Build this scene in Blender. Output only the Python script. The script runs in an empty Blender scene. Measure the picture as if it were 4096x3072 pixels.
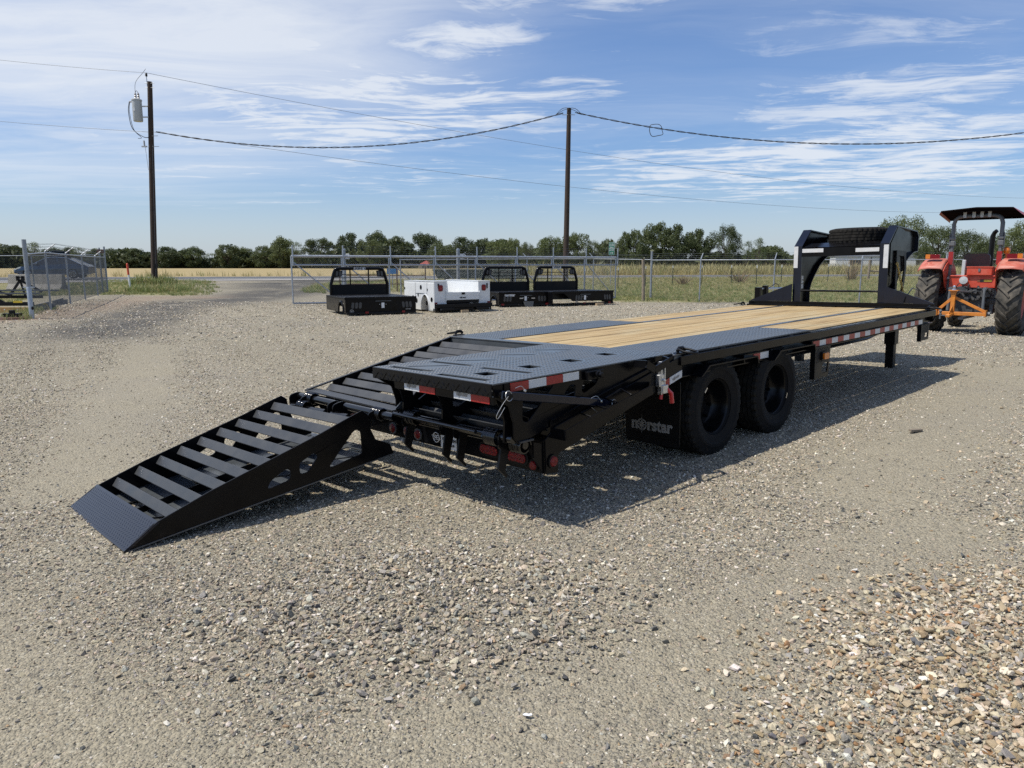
import bpy, bmesh, math, random
import numpy as np
from mathutils import Vector, Matrix, noise as mnoise
from mathutils.geometry import tessellate_polygon
PI = math.pi
SC = bpy.context.scene
COL = SC.collection

# ------------------------------------------------------------------ camera, sky, sun, exposure
CAM_H = 1.503
cam_d = bpy.data.cameras.new('camera'); cam = bpy.data.objects.new('camera', cam_d); COL.objects.link(cam)
cam.location = (0, 0, CAM_H); cam.rotation_euler = (PI/2 - 0.1622, 0, 0)
cam_d.sensor_width = 36; cam_d.lens = 25.405; cam_d.clip_start = .05; cam_d.clip_end = 6000
SC.camera = cam
SC.view_settings.view_transform = 'Standard'; SC.view_settings.look = 'None'
SC.view_settings.exposure = EXPOSURE = 0.02; SC.view_settings.gamma = 1.0; SC.view_settings.use_curve_mapping = False
LIGHT = Vector((.554, .118, -1.0)).normalized()
sun_d = bpy.data.lights.new('sun', 'SUN'); sun = bpy.data.objects.new('sun', sun_d); COL.objects.link(sun)
sun_d.energy = 5.0; sun_d.angle = math.radians(.7); sun_d.color = (1, .945, .85)
sun.rotation_euler = LIGHT.to_track_quat('-Z', 'Y').to_euler(); sun.location = (-20, -4, 40)
SC.cycles.use_denoising = False
SC.cycles.max_bounces = 6; SC.cycles.diffuse_bounces = 3; SC.cycles.glossy_bounces = 3
SC.cycles.transparent_max_bounces = 6; SC.cycles.transmission_bounces = 3

def nd(nt, t, loc=None, **kw):
    n = nt.nodes.new(t)
    for k, v in kw.items():
        if k.startswith('i_'):
            key = k[2:]; key = int(key) if key.isdigit() else key
            n.inputs[key].default_value = v
        else: setattr(n, k, v)
    return n
def lk(nt, a, b): nt.links.new(a, b)
def mathn(nt, op, a, b=None, clamp=False):
    n = nt.nodes.new('ShaderNodeMath'); n.operation = op; n.use_clamp = clamp
    for i, x in enumerate((a, b)):
        if x is None: continue
        if isinstance(x, (int, float)): n.inputs[i].default_value = x
        else: nt.links.new(x, n.inputs[i])
    return n.outputs[0]
def ramp(nt, fac, stops, interp='LINEAR'):
    n = nt.nodes.new('ShaderNodeValToRGB'); n.color_ramp.interpolation = interp
    e = n.color_ramp.elements
    while len(e) < len(stops): e.new(.5)
    for i, (p, c) in enumerate(stops):
        e[i].position = p; e[i].color = (*c, 1) if len(c) == 3 else c
    nt.links.new(fac, n.inputs[0]); return n.outputs[0]
def mixc(nt, fac, a, b, mode='MIX'):
    n = nt.nodes.new('ShaderNodeMix'); n.data_type = 'RGBA'; n.blend_type = mode
    for sock, x in ((n.inputs[0], fac), (n.inputs[6], a), (n.inputs[7], b)):
        if isinstance(x, (int, float)): sock.default_value = x
        elif isinstance(x, tuple): sock.default_value = (*x, 1) if len(x) == 3 else x
        else: nt.links.new(x, sock)
    return n.outputs[2]
def mapr(nt, v, a, b, c=0., d=1., smooth=False):
    n = nt.nodes.new('ShaderNodeMapRange'); n.clamp = True
    if smooth: n.interpolation_type = 'SMOOTHSTEP'
    nt.links.new(v, n.inputs[0])
    for i, x in zip((1, 2, 3, 4), (a, b, c, d)): n.inputs[i].default_value = x
    return n.outputs[0]

# world: Nishita sky with procedural cirrus over the whole dome
W = bpy.data.worlds.new('World'); SC.world = W; W.use_nodes = True
nt = W.node_tree; nt.nodes.clear()
sky = nd(nt, 'ShaderNodeTexSky', sky_type='NISHITA', sun_disc=False)
sky.sun_elevation = math.radians(60.5); sky.sun_rotation = math.radians(258); sky.altitude = 150
sky.air_density = 1.0; sky.dust_density = 1.3; sky.ozone_density = 2.2
tc = nd(nt, 'ShaderNodeTexCoord'); sep = nd(nt, 'ShaderNodeSeparateXYZ'); lk(nt, tc.outputs['Generated'], sep.inputs[0])
X, Y, Z = sep.outputs
az = mathn(nt, 'ARCTAN2', X, Y)                      # azimuth, 0 = straight ahead
zc = mathn(nt, 'MAXIMUM', Z, 0.035)
px = mathn(nt, 'DIVIDE', X, zc); py = mathn(nt, 'DIVIDE', Y, zc)   # cloud plane
def vec(x, y, z=0.):
    n = nd(nt, 'ShaderNodeCombineXYZ')
    for i, q in enumerate((x, y, z)):
        if isinstance(q, (int, float)): n.inputs[i].default_value = q
        else: lk(nt, q, n.inputs[i])
    return n.outputs[0]
def wnoise(v, scale, det=6, rough=.55, dist=0.):
    n = nd(nt, 'ShaderNodeTexNoise', i_Scale=scale, i_Detail=det, i_Roughness=rough, i_Distortion=dist); lk(nt, v, n.inputs['Vector']); return n
pv = vec(px, py, .3)
wn = wnoise(pv, .55, 3); sub = nd(nt, 'ShaderNodeVectorMath', operation='SUBTRACT'); lk(nt, wn.outputs['Color'], sub.inputs[0]); sub.inputs[1].default_value = (.5, .5, .5)
mul = nd(nt, 'ShaderNodeVectorMath', operation='SCALE'); lk(nt, sub.outputs[0], mul.inputs[0]); mul.inputs['Scale'].default_value = 1.1
ad = nd(nt, 'ShaderNodeVectorMath', operation='ADD'); lk(nt, pv, ad.inputs[0]); lk(nt, mul.outputs[0], ad.inputs[1])
mp = nd(nt, 'ShaderNodeMapping'); lk(nt, ad.outputs[0], mp.inputs[0]); mp.inputs['Rotation'].default_value = (0, 0, .30); mp.inputs['Scale'].default_value = (.42, 1.25, 1)
streak = wnoise(mp.outputs[0], .95, 9, .62, .35).outputs[0]        # stretched fibres
veil = wnoise(mp.outputs[0], .26, 4, .5).outputs[0]                # large sheets
def blob(a0, e0, ra, re):                                          # soft direction-space window
    da = mathn(nt, 'DIVIDE', mathn(nt, 'SUBTRACT', az, a0), ra)
    de = mathn(nt, 'DIVIDE', mathn(nt, 'SUBTRACT', Z, e0), re)
    r2 = mathn(nt, 'ADD', mathn(nt, 'MULTIPLY', da, da), mathn(nt, 'MULTIPLY', de, de))
    return mapr(nt, r2, 0., 1., 1., 0., True)
fib = wnoise(mp.outputs[0], 2.3, 8, .68, .5).outputs[0]            # fine wisps
tuft_ = wnoise(ad.outputs[0], 1.5, 8, .62, .9).outputs[0]          # small torn tufts
def A2(a, b): return mathn(nt, 'ADD', a, b)
def M2(a, b): return mathn(nt, 'MULTIPLY', a, b)
# broad soft sheet on the left, thinning to the right
sheet = M2(mapr(nt, A2(M2(veil, .8), M2(streak, .45)), .34, .76, 0., 1., True), A2(M2(blob(-.66, .34, .80, .32), .84), .12))
# torn cirrus: fibres and tufts, gathered in windows but present everywhere
fine = A2(A2(M2(fib, .50), M2(tuft_, .34)), M2(streak, .30))
win = A2(A2(M2(blob(-.19, .205, .30, .062), 1.0), M2(blob(.075, .222, .085, .020), 1.0)), A2(M2(blob(.40, .125, .40, .060), .75), M2(blob(-.32, .13, .36, .05), .40)))
win = A2(win, A2(A2(M2(blob(-.275, .262, .05, .014), .95), M2(blob(-.06, .275, .13, .030), .75)), A2(M2(blob(.52, .20, .30, .05), .45), M2(blob(.05, .345, .40, .05), .45))))
win = mathn(nt, 'MINIMUM', A2(win, .26), 1.0)
thr = A2(.632, M2(win, -.112))
wisp = M2(mapr(nt, mathn(nt, 'SUBTRACT', fine, thr), -.035, .12, 0., 1., True), A2(M2(win, .55), .32))
lowcut = mapr(nt, Z, .035, .085, 0., 1., True)
dens = mathn(nt, 'MAXIMUM', sheet, M2(wisp, lowcut))
dens = A2(dens, M2(mapr(nt, streak, .45, .8, 0., .16), lowcut)); dens = mathn(nt, 'MINIMUM', dens, .86)
hor = mapr(nt, Z, -.02, .15, .50, 0., True)                        # thin milky air near the horizon
dens = mathn(nt, 'MAXIMUM', dens, hor)
cloudcol = nd(nt, 'ShaderNodeRGB'); cloudcol.outputs[0].default_value = (7.1, 7.5, 8.1, 1)
skym = mixc(nt, 1.0, sky.outputs[0], (.76, .95, 1.22), 'MULTIPLY')
mixed = mixc(nt, dens, skym, cloudcol.outputs[0])
bg = nd(nt, 'ShaderNodeBackground', i_Strength=.112); lk(nt, mixed, bg.inputs[0])
out = nd(nt, 'ShaderNodeOutputWorld'); lk(nt, bg.outputs[0], out.inputs[0])

# ------------------------------------------------------------------ helpers
def S(t):
    t = np.clip(t, 0, 1); return t*t*(3 - 2*t)
def gz(x, y):
    """height of the ground: a slight cross slope under the trailer, a bank rising to the road"""
    r = np.hypot(x - 1.5, y - 6.5)
    a = .0231*(x - .325)*(1 - S((r - 6)/9))
    b = .6*S((y - 31)/24)*(1 - .5*S((y - 85)/40)*S((x - 10)/20))
    pile = .085*S(1 - np.hypot((x - 2.15)/1.25, (y - 2.15)/1.15)) + .03*S(1 - np.hypot((x + .35)/1.15, (y - 3.05)/.85))
    bern = .10*S(1 - np.abs((x + 14.4) + .38*(y - 22))/1.6)*S((y - 20)/3)*S((38 - y)/5)
    return a + b + pile + bern
def gzf(x, y): return float(gz(np.float64(x), np.float64(y)))

class MB:
    """collects shapes and links them as ONE mesh object"""
    def __init__(s): s.v = []; s.f = []; s.mi = []; s.cur = 0
    def add(s, vs, fs):
        o = len(s.v); s.v.extend([tuple(map(float, v)) for v in vs])
        s.f.extend([tuple(i + o for i in f) for f in fs]); s.mi.extend([s.cur]*len(fs)); return s
    def box(s, x0, x1, y0, y1, z0, z1):
        vs = [(x, y, z) for z in (z0, z1) for y in (y0, y1) for x in (x0, x1)]
        return s.add(vs, [(0, 2, 3, 1), (4, 5, 7, 6), (0, 1, 5, 4), (2, 6, 7, 3), (0, 4, 6, 2), (1, 3, 7, 5)])
    def obox(s, c, size, M):
        hx, hy, hz = [q/2 for q in size]; c = Vector(c)
        vs = [c + M @ Vector((x, y, z)) for z in (-hz, hz) for y in (-hy, hy) for x in (-hx, hx)]
        return s.add(vs, [(0, 2, 3, 1), (4, 5, 7, 6), (0, 1, 5, 4), (2, 6, 7, 3), (0, 4, 6, 2), (1, 3, 7, 5)])
    def bar(s, p0, p1, w, h, up=(0, 0, 1)):
        p0 = Vector(p0); p1 = Vector(p1); d = (p1 - p0); L = d.length; d.normalize()
        u = Vector(up); sd = d.cross(u)
        if sd.length < 1e-4: sd = d.cross(Vector((1, 0, 0)))
        sd.normalize(); u = sd.cross(d)
        M = Matrix((d, sd, u)).transposed()
        return s.obox((p0 + p1)/2, (L, w, h), M)
    def tube(s, pts, r, n=8, caps=True, closed=False, flat=1.0):
        pts = [Vector(p) for p in pts]; m = len(pts)
        rs = r if isinstance(r, (list, tuple)) else [r]*m
        t0 = (pts[1] - pts[0]).normalized()
        u = t0.orthogonal().normalized(); vs = []; pt = t0
        for i, p in enumerate(pts):
            if closed: t = (pts[(i+1) % m] - pts[i-1]).normalized()
            elif i == 0: t = t0
            elif i == m-1: t = (pts[i] - pts[i-1]).normalized()
            else: t = (pts[i+1] - pts[i-1]).normalized()
            q = pt.rotation_difference(t); u = q @ u; u = (u - t*u.dot(t)).normalized(); w = t.cross(u); pt = t
            for k in range(n):
                a = 2*PI*k/n; vs.append(p + (u*math.cos(a) + w*math.sin(a)*flat)*rs[i])
        fs = []
        for i in range(m if closed else m-1):
            j = (i+1) % m
            for k in range(n): fs.append((i*n+k, i*n+(k+1) % n, j*n+(k+1) % n, j*n+k))
        if caps and not closed: fs.append(tuple(range(n-1, -1, -1))); fs.append(tuple(range((m-1)*n, m*n)))
        return s.add(vs, fs)
    def cyl(s, p0, p1, r, n=16): return s.tube([p0, p1], r, n)
    def lathe(s, prof, n=32, axis='Y', c=(0, 0, 0), caps=False):
        """prof: (radius, along-axis) pairs"""
        vs = []; m = len(prof)
        for k in range(n):
            a = 2*PI*k/n; ca, sa = math.cos(a), math.sin(a)
            for r, h in prof:
                q = {'Y': (r*ca, h, r*sa), 'Z': (r*ca, r*sa, h), 'X': (h, r*ca, r*sa)}[axis]
                vs.append((q[0]+c[0], q[1]+c[1], q[2]+c[2]))
        fs = []
        for k in range(n):
            k2 = (k+1) % n
            for i in range(m-1): fs.append((k*m+i, k*m+i+1, k2*m+i+1, k2*m+i))
        if caps: fs.append(tuple(k*m for k in range(n))); fs.append(tuple(k*m+m-1 for k in range(n)))
        return s.add(vs, fs)
    def prism(s, poly, axis, a0, a1, holes=()):
        """2-D outline (with holes) extruded between a0 and a1: axis X uses (y,z), Y uses (x,z), Z uses (x,y)"""
        loops = [list(poly)] + [list(h) for h in holes]
        def P(q, a): return {'X': (a, q[0], q[1]), 'Y': (q[0], a, q[1]), 'Z': (q[0], q[1], a)}[axis]
        flat = [q for l in loops for q in l]; n = len(flat)
        tris = tessellate_polygon([[Vector((q[0], q[1], 0)) for q in l] for l in loops])
        vs = [P(q, a0) for q in flat] + [P(q, a1) for q in flat]
        fs = [tuple(t) for t in tris] + [tuple(i+n for i in reversed(t)) for t in tris]
        o = 0
        for l in loops:
            m = len(l)
            for i in range(m):
                j = (i+1) % m; fs.append((o+i, o+j, o+j+n, o+i+n))
            o += m
        return s.add(vs, fs)
    def build(s, name, mats, parent=None, smooth=None, bevel=0., seg=1, fix=True, link=True):
        me = bpy.data.meshes.new(name); me.from_pydata(s.v, [], s.f)
        mats = mats if isinstance(mats, (list, tuple)) else [mats]
        for m in mats: me.materials.append(m)
        if len(mats) > 1: me.polygons.foreach_set('material_index', s.mi)
        if fix and len(s.f) < 60000:
            bm = bmesh.new(); bm.from_mesh(me)
            bmesh.ops.recalc_face_normals(bm, faces=bm.faces)
            bm.to_mesh(me); bm.free()
        if smooth is not None:
            me.polygons.foreach_set('use_smooth', [True]*len(me.polygons)); me.set_sharp_from_angle(angle=math.radians(smooth))
        ob = bpy.data.objects.new(name, me)
        if link: COL.objects.link(ob)
        if parent: ob.parent = parent
        if bevel:
            b = ob.modifiers.new('bevel', 'BEVEL'); b.width = bevel; b.segments = seg; b.limit_method = 'ANGLE'; b.angle_limit = math.radians(40)
        return ob
def tag(o, label=None, cat=None, group=None, kind=None):
    if label: o['label'] = label
    if cat: o['category'] = cat
    if group: o['group'] = group
    if kind: o['kind'] = kind
    return o
def thing(name, label, cat, loc=(0, 0, 0), rz=0., group=None):
    o = bpy.data.objects.new(name, None); COL.objects.link(o); o.empty_display_size = .1
    o.location = loc; o.rotation_euler = (0, 0, rz); return tag(o, label, cat, group)
def copy_part(o, parent, loc=None, rot=None, deep=True):
    c = o.copy(); COL.objects.link(c); c.parent = parent
    if loc is not None: c.location = loc
    if rot is not None: c.rotation_euler = rot
    if deep:
        for ch in list(o.children): copy_part(ch, c)
    return c
def dup(root, loc, rz, label, scale=None):
    r = root.copy(); COL.objects.link(r); r.location = loc; r.rotation_euler = (0, 0, rz); r['label'] = label
    if scale: r.scale = scale
    for ch in list(root.children): copy_part(ch, r)
    return r
def text_obj(txt, size, mat, parent, origin, xdir, ydir, name='lettering', bold=0., align='CENTER', sx=1.0, depth=.0015):
    cu = bpy.data.curves.new('txt', 'FONT'); cu.body = txt; cu.size = size; cu.offset = bold*size; cu.extrude = depth/2
    cu.align_x = align; cu.align_y = 'CENTER'; cu.resolution_u = 3
    to = bpy.data.objects.new('txt', cu); COL.objects.link(to)
    dg = bpy.context.evaluated_depsgraph_get(); me = bpy.data.meshes.new_from_object(to.evaluated_get(dg))
    bpy.data.objects.remove(to); bpy.data.curves.remove(cu)
    xd = Vector(xdir).normalized(); yd = Vector(ydir); yd = (yd - xd*yd.dot(xd)).normalized(); zd = xd.cross(yd)
    M = Matrix((xd*sx, yd, zd)).transposed().to_4x4(); M.translation = Vector(origin)
    me.transform(M); me.name = name; me.materials.clear(); me.materials.append(mat)
    ob = bpy.data.objects.new(name, me); COL.objects.link(ob); ob.parent = parent; return ob
def rrect(cx, cy, w, h, r, n=4):
    pts = []
    for sx, sy, a0 in ((1, 1, 0), (-1, 1, PI/2), (-1, -1, PI), (1, -1, 1.5*PI)):
        for k in range(n+1):
            a = a0 + PI/2*k/n; pts.append((cx + sx*(w/2-r) + r*math.cos(a), cy + sy*(h/2-r) + r*math.sin(a)))
    return pts
def roundpoly(pts, r, n=3):
    out = []; m = len(pts)
    for i in range(m):
        p = Vector(pts[i]).to_2d() if len(pts[i]) > 2 else Vector(pts[i]); a = Vector(pts[i-1]); b = Vector(pts[(i+1) % m])
        ra = min(r, (a-p).length*.45); rb = min(r, (b-p).length*.45)
        s0 = p + (a-p).normalized()*ra; s1 = p + (b-p).normalized()*rb
        for k in range(n+1):
            t = k/n; q = s0*(1-t)**2 + p*2*t*(1-t) + s1*t*t; out.append((q.x, q.y))
    return out
def helix(c, axis, L, R, turns, n=12):
    pts = []; m = int(turns*n)
    for i in range(m+1):
        a = 2*PI*i/n; t = i/m
        if axis == 'Y': pts.append((c[0] + R*math.cos(a), c[1] + (t-.5)*L, c[2] + R*math.sin(a)))
        else: pts.append((c[0] + (t-.5)*L, c[1] + R*math.cos(a), c[2] + R*math.sin(a)))
    return pts

# ------------------------------------------------------------------ materials
def mat_new(name):
    m = bpy.data.materials.new(name); m.use_nodes = True; t = m.node_tree; t.nodes.clear()
    b = nd(t, 'ShaderNodeBsdfPrincipled'); o = nd(t, 'ShaderNodeOutputMaterial'); lk(t, b.outputs[0], o.inputs[0]); return m, t, b, o
def pbr(name, col, rough=.5, metal=0., var=.12, vs=5., rvar=.1, bump=0., bs=60., coat=0., spec=.5, dust=None, dfac=.0, ds=3.):
    m, t, b, o = mat_new(name)
    c = nd(t, 'ShaderNodeTexCoord').outputs['Object']
    n1 = nd(t, 'ShaderNodeTexNoise', i_Scale=vs, i_Detail=5., i_Roughness=.6); lk(t, c, n1.inputs['Vector'])
    f = n1.outputs[0]
    colv = mixc(t, mapr(t, f, .3, .7), tuple(x*(1-var) for x in col), tuple(min(1, x*(1+var)) for x in col))
    rr = mapr(t, f, .3, .7, max(.02, rough-rvar), min(1, rough+rvar))
    if dust:
        n2 = nd(t, 'ShaderNodeTexNoise', i_Scale=ds, i_Detail=7., i_Roughness=.68); lk(t, c, n2.inputs['Vector'])
        df = mathn(t, 'MULTIPLY', mapr(t, n2.outputs[0], .42, .72), dfac)
        colv = mixc(t, df, colv, dust); rr = mathn(t, 'ADD', rr, mathn(t, 'MULTIPLY', df, .4), True)
    lk(t, colv, b.inputs['Base Color']); lk(t, rr, b.inputs['Roughness'])
    b.inputs['Metallic'].default_value = metal; b.inputs['Coat Weight'].default_value = coat; b.inputs['Coat Roughness'].default_value = .08
    b.inputs['Specular IOR Level'].default_value = spec
    if bump:
        n3 = nd(t, 'ShaderNodeTexNoise', i_Scale=bs, i_Detail=4.); lk(t, c, n3.inputs['Vector'])
        bp = nd(t, 'ShaderNodeBump', i_Strength=bump, i_Distance=.01); lk(t, n3.outputs[0], bp.inputs['Height']); lk(t, bp.outputs[0], b.inputs['Normal'])
    return m
DUSTC = (.30, .26, .20)
M = {}
M['black'] = pbr('black_powdercoat', (.0040, .0041, .0050), .20, var=.25, bump=.02, bs=220, spec=.16, dust=DUSTC, dfac=.008)
M['gloss'] = pbr('gloss_black_shaft', (.004, .004, .0045), .14, spec=.65)
M['blackmatte'] = pbr('black_satin', (.0042, .0042, .0047), .42, bump=.05, bs=150, spec=.22, dust=DUSTC, dfac=.008)
M['rung'] = pbr('black_rung_paint', (.034, .036, .039), .45, var=.22, bump=.04, bs=120, dust=(.16, .155, .14), dfac=.10, ds=6)
M['tread'] = pbr('tread_plate_paint', (.062, .070, .078), .30, var=.22, vs=2.5, bump=.04, bs=120, spec=.6, dust=DUSTC, dfac=.06, ds=2.)
M['navy'] = pbr('blue_black_paint', (.0060, .0085, .018), .16, bump=.02, bs=120, spec=.4)
M['rubber'] = pbr('tyre_rubber', (.0065, .0065, .007), .75, var=.3, vs=9, bump=.1, bs=90, spec=.16, dust=(.10, .09, .075), dfac=.06, ds=5)
M['treadtop'] = pbr('worn_tread', (.022, .0205, .018), .85, var=.4, vs=14, spec=.12)
M['rim'] = pbr('black_rim', (.004, .004, .0045), .22, spec=.25)
M['steel'] = pbr('galvanised_steel', (.42, .44, .46), .46, metal=.75, var=.18, vs=14, bump=.03)
M['steelpost'] = pbr('galvanised_post', (.30, .32, .335), .50, metal=.55, var=.22, vs=10, bump=.03)
M['wire'] = pbr('chain_link_wire', (.12, .13, .135), .55, metal=.4, var=.2)
M['zinc'] = pbr('zinc_plate', (.55, .56, .57), .28, metal=.9)
M['cable'] = pbr('steel_cable', (.5, .5, .48), .35, metal=.8)
M['gold'] = pbr('gold_chain_zinc', (.52, .36, .10), .32, metal=.9, var=.25, vs=40)
M['redtape'] = pbr('red_reflector_tape', (.30, .018, .016), .35, var=.12, vs=20)
M['whitetape'] = pbr('white_reflector_tape', (.58, .59, .59), .35, var=.08, vs=20)
M['redlens'] = pbr('red_lens', (.17, .003, .005), .16, var=.5, vs=70, bump=.6, bs=110, spec=.4)
M['amber'] = pbr('amber_lens', (.62, .17, .012), .15, var=.3, vs=60, bump=.3, bs=90, coat=.4)
M['reddip'] = pbr('red_dipped_handle', (.50, .012, .014), .3, coat=.3)
M['sticker'] = pbr('white_sticker', (.72, .72, .71), .45, var=.04)
M['brownink'] = pbr('brown_ink', (.22, .07, .03), .5)
M['ink'] = pbr('black_ink', (.012, .012, .012), .5)
M['greyink'] = pbr('grey_ink', (.30, .28, .25), .55, var=.1)
M['white'] = pbr('white_gelcoat', (.70, .715, .71), .25, var=.02, coat=.3, dust=(.55, .5, .42), dfac=.12)
M['orange'] = pbr('tractor_orange', (.52, .055, .024), .36, var=.14, vs=4, dust=(.42, .24, .17), dfac=.3, ds=4)
M['faded'] = pbr('faded_fender_orange', (.44, .105, .068), .45, var=.16, vs=6, dust=(.52, .31, .25), dfac=.6, ds=5)
M['hitch'] = pbr('hitch_orange', (.58, .20, .022), .48, var=.2, vs=9, dust=(.22, .10, .05), dfac=.5, ds=10, bump=.1, bs=40)
M['dustytyre'] = pbr('dusty_tractor_rubber', (.040, .039, .036), .85, var=.3, vs=7, bump=.2, bs=50, spec=.2, dust=(.20, .175, .14), dfac=.8, ds=4)
M['grease'] = pbr('greasy_castings', (.045, .047, .05), .5, var=.4, vs=12, bump=.15, bs=50, dust=(.2, .18, .15), dfac=.35, ds=8)
M['greysteel'] = pbr('grey_painted_steel', (.10, .11, .12), .45, var=.2, dust=DUSTC, dfac=.2)
M['vinyl'] = pbr('brown_vinyl', (.055, .026, .020), .45, var=.2, bump=.1)
M['roof'] = pbr('canopy_underside', (.010, .008, .008), .8, var=.3, spec=.0)
M['roofred'] = pbr('canopy_red', (.34, .06, .04), .4, var=.2)
M['pole'] = pbr('creosote_pole', (.040, .026, .019), .85, var=.4, vs=3, bump=.5, bs=25, dust=(.11, .075, .05), dfac=.4, ds=5)
M['oldwood'] = pbr('weathered_wood', (.23, .19, .14), .85, var=.25, vs=6, bump=.4, bs=25)
M['blockwood'] = pbr('pallet_wood', (.36, .27, .17), .8, var=.2)
M['concrete'] = pbr('concrete', (.27, .255, .23), .85, var=.18, vs=4, bump=.2, bs=40, dust=(.15, .13, .10), dfac=.4)
M['grey'] = pbr('transformer_grey', (.45, .46, .46), .45, var=.06)
M['porcelain'] = pbr('porcelain', (.34, .31, .29), .25)
M['blackwire'] = pbr('black_wire', (.03, .03, .032), .6)
M['greywire'] = pbr('grey_wire', (.16, .17, .18), .55, metal=.3)
M['rust'] = pbr('rusty_pipe', (.075, .035, .022), .8, var=.3, vs=8)
M['signgreen'] = pbr('sign_green', (.0, .21, .12), .4, var=.05)
M['tpost'] = pbr('green_t_post', (.035, .05, .035), .7)
M['markerred'] = pbr('marker_orange', (.62, .07, .02), .4)
M['markerwhite'] = pbr('marker_white', (.75, .75, .73), .4)
M['dumpster'] = pbr('dark_green_paint', (.012, .035, .028), .5, var=.3)
M['blue'] = pbr('blue_paint', (.03, .16, .36), .5)
M['yellow'] = pbr('yellow_paint', (.62, .44, .03), .5)
M['carpaint'] = pbr('car_blue', (.020, .045, .085), .2, metal=.4, coat=.6)
M['glass'] = pbr('dark_glass', (.012, .014, .017), .06, spec=.8)
M['chrome'] = pbr('bright_metal', (.7, .7, .7), .2, metal=1.)
M['blade'] = pbr('worn_blade_paint', (.42, .25, .09), .6, var=.25, vs=5, dust=(.2, .12, .06), dfac=.4)
M['housewhite'] = pbr('white_siding', (.66, .66, .64), .6, var=.08)
M['redroof'] = pbr('red_roof', (.33, .07, .05), .6, var=.15)
M['stonewall'] = pbr('limestone_wall', (.42, .36, .28), .8, var=.2)
M['window'] = pbr('window_glass', (.05, .055, .06), .15)
M['farmred'] = pbr('farm_red', (.42, .03, .03), .5)
M['bark'] = pbr('bark', (.075, .058, .045), .9, var=.3, bump=.4, bs=20)
M['paper'] = pbr('litter_white', (.8, .8, .8), .6, var=.03)
M['dryweed'] = pbr('dry_weed_stems', (.20, .15, .09), .9, var=.3)

def mat_leaf(name, c0, c1, trans=.25):
    m, t, b, o = mat_new(name)
    g = nd(t, 'ShaderNodeNewGeometry'); c = nd(t, 'ShaderNodeTexCoord').outputs['Object']
    n = nd(t, 'ShaderNodeTexNoise', i_Scale=.55, i_Detail=2.); lk(t, c, n.inputs['Vector'])
    oi = nd(t, 'ShaderNodeObjectInfo')
    f = mathn(t, 'ADD', mathn(t, 'MULTIPLY', g.outputs['Random Per Island'], .55), mathn(t, 'MULTIPLY', n.outputs[0], .45))
    f = mathn(t, 'ADD', f, mathn(t, 'MULTIPLY', mathn(t, 'SUBTRACT', oi.outputs['Random'], .5), .35), True)
    col = mixc(t, f, c0, c1); lk(t, col, b.inputs['Base Color']); b.inputs['Roughness'].default_value = .6
    tr = nd(t, 'ShaderNodeBsdfTranslucent'); lk(t, col, tr.inputs[0]); mx = nd(t, 'ShaderNodeMixShader', i_0=trans)
    lk(t, b.outputs[0], mx.inputs[1]); lk(t, tr.outputs[0], mx.inputs[2]); lk(t, mx.outputs[0], o.inputs[0]); return m
M['leafdark'] = mat_leaf('leaves_dark', (.040, .058, .020), (.110, .135, .045))
M['leafmid'] = mat_leaf('leaves_mid', (.055, .078, .026), (.150, .175, .058))
M['leaflight'] = mat_leaf('leaves_light', (.064, .092, .028), (.165, .195, .066))
M['grassgreen'] = mat_leaf('grass_green', (.115, .165, .045), (.27, .30, .105), .3)
M['grassdry'] = mat_leaf('grass_dry', (.27, .24, .10), (.46, .40, .19), .3)
M['brush'] = mat_leaf('brush_leaves', (.040, .056, .021), (.105, .122, .044))

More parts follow.
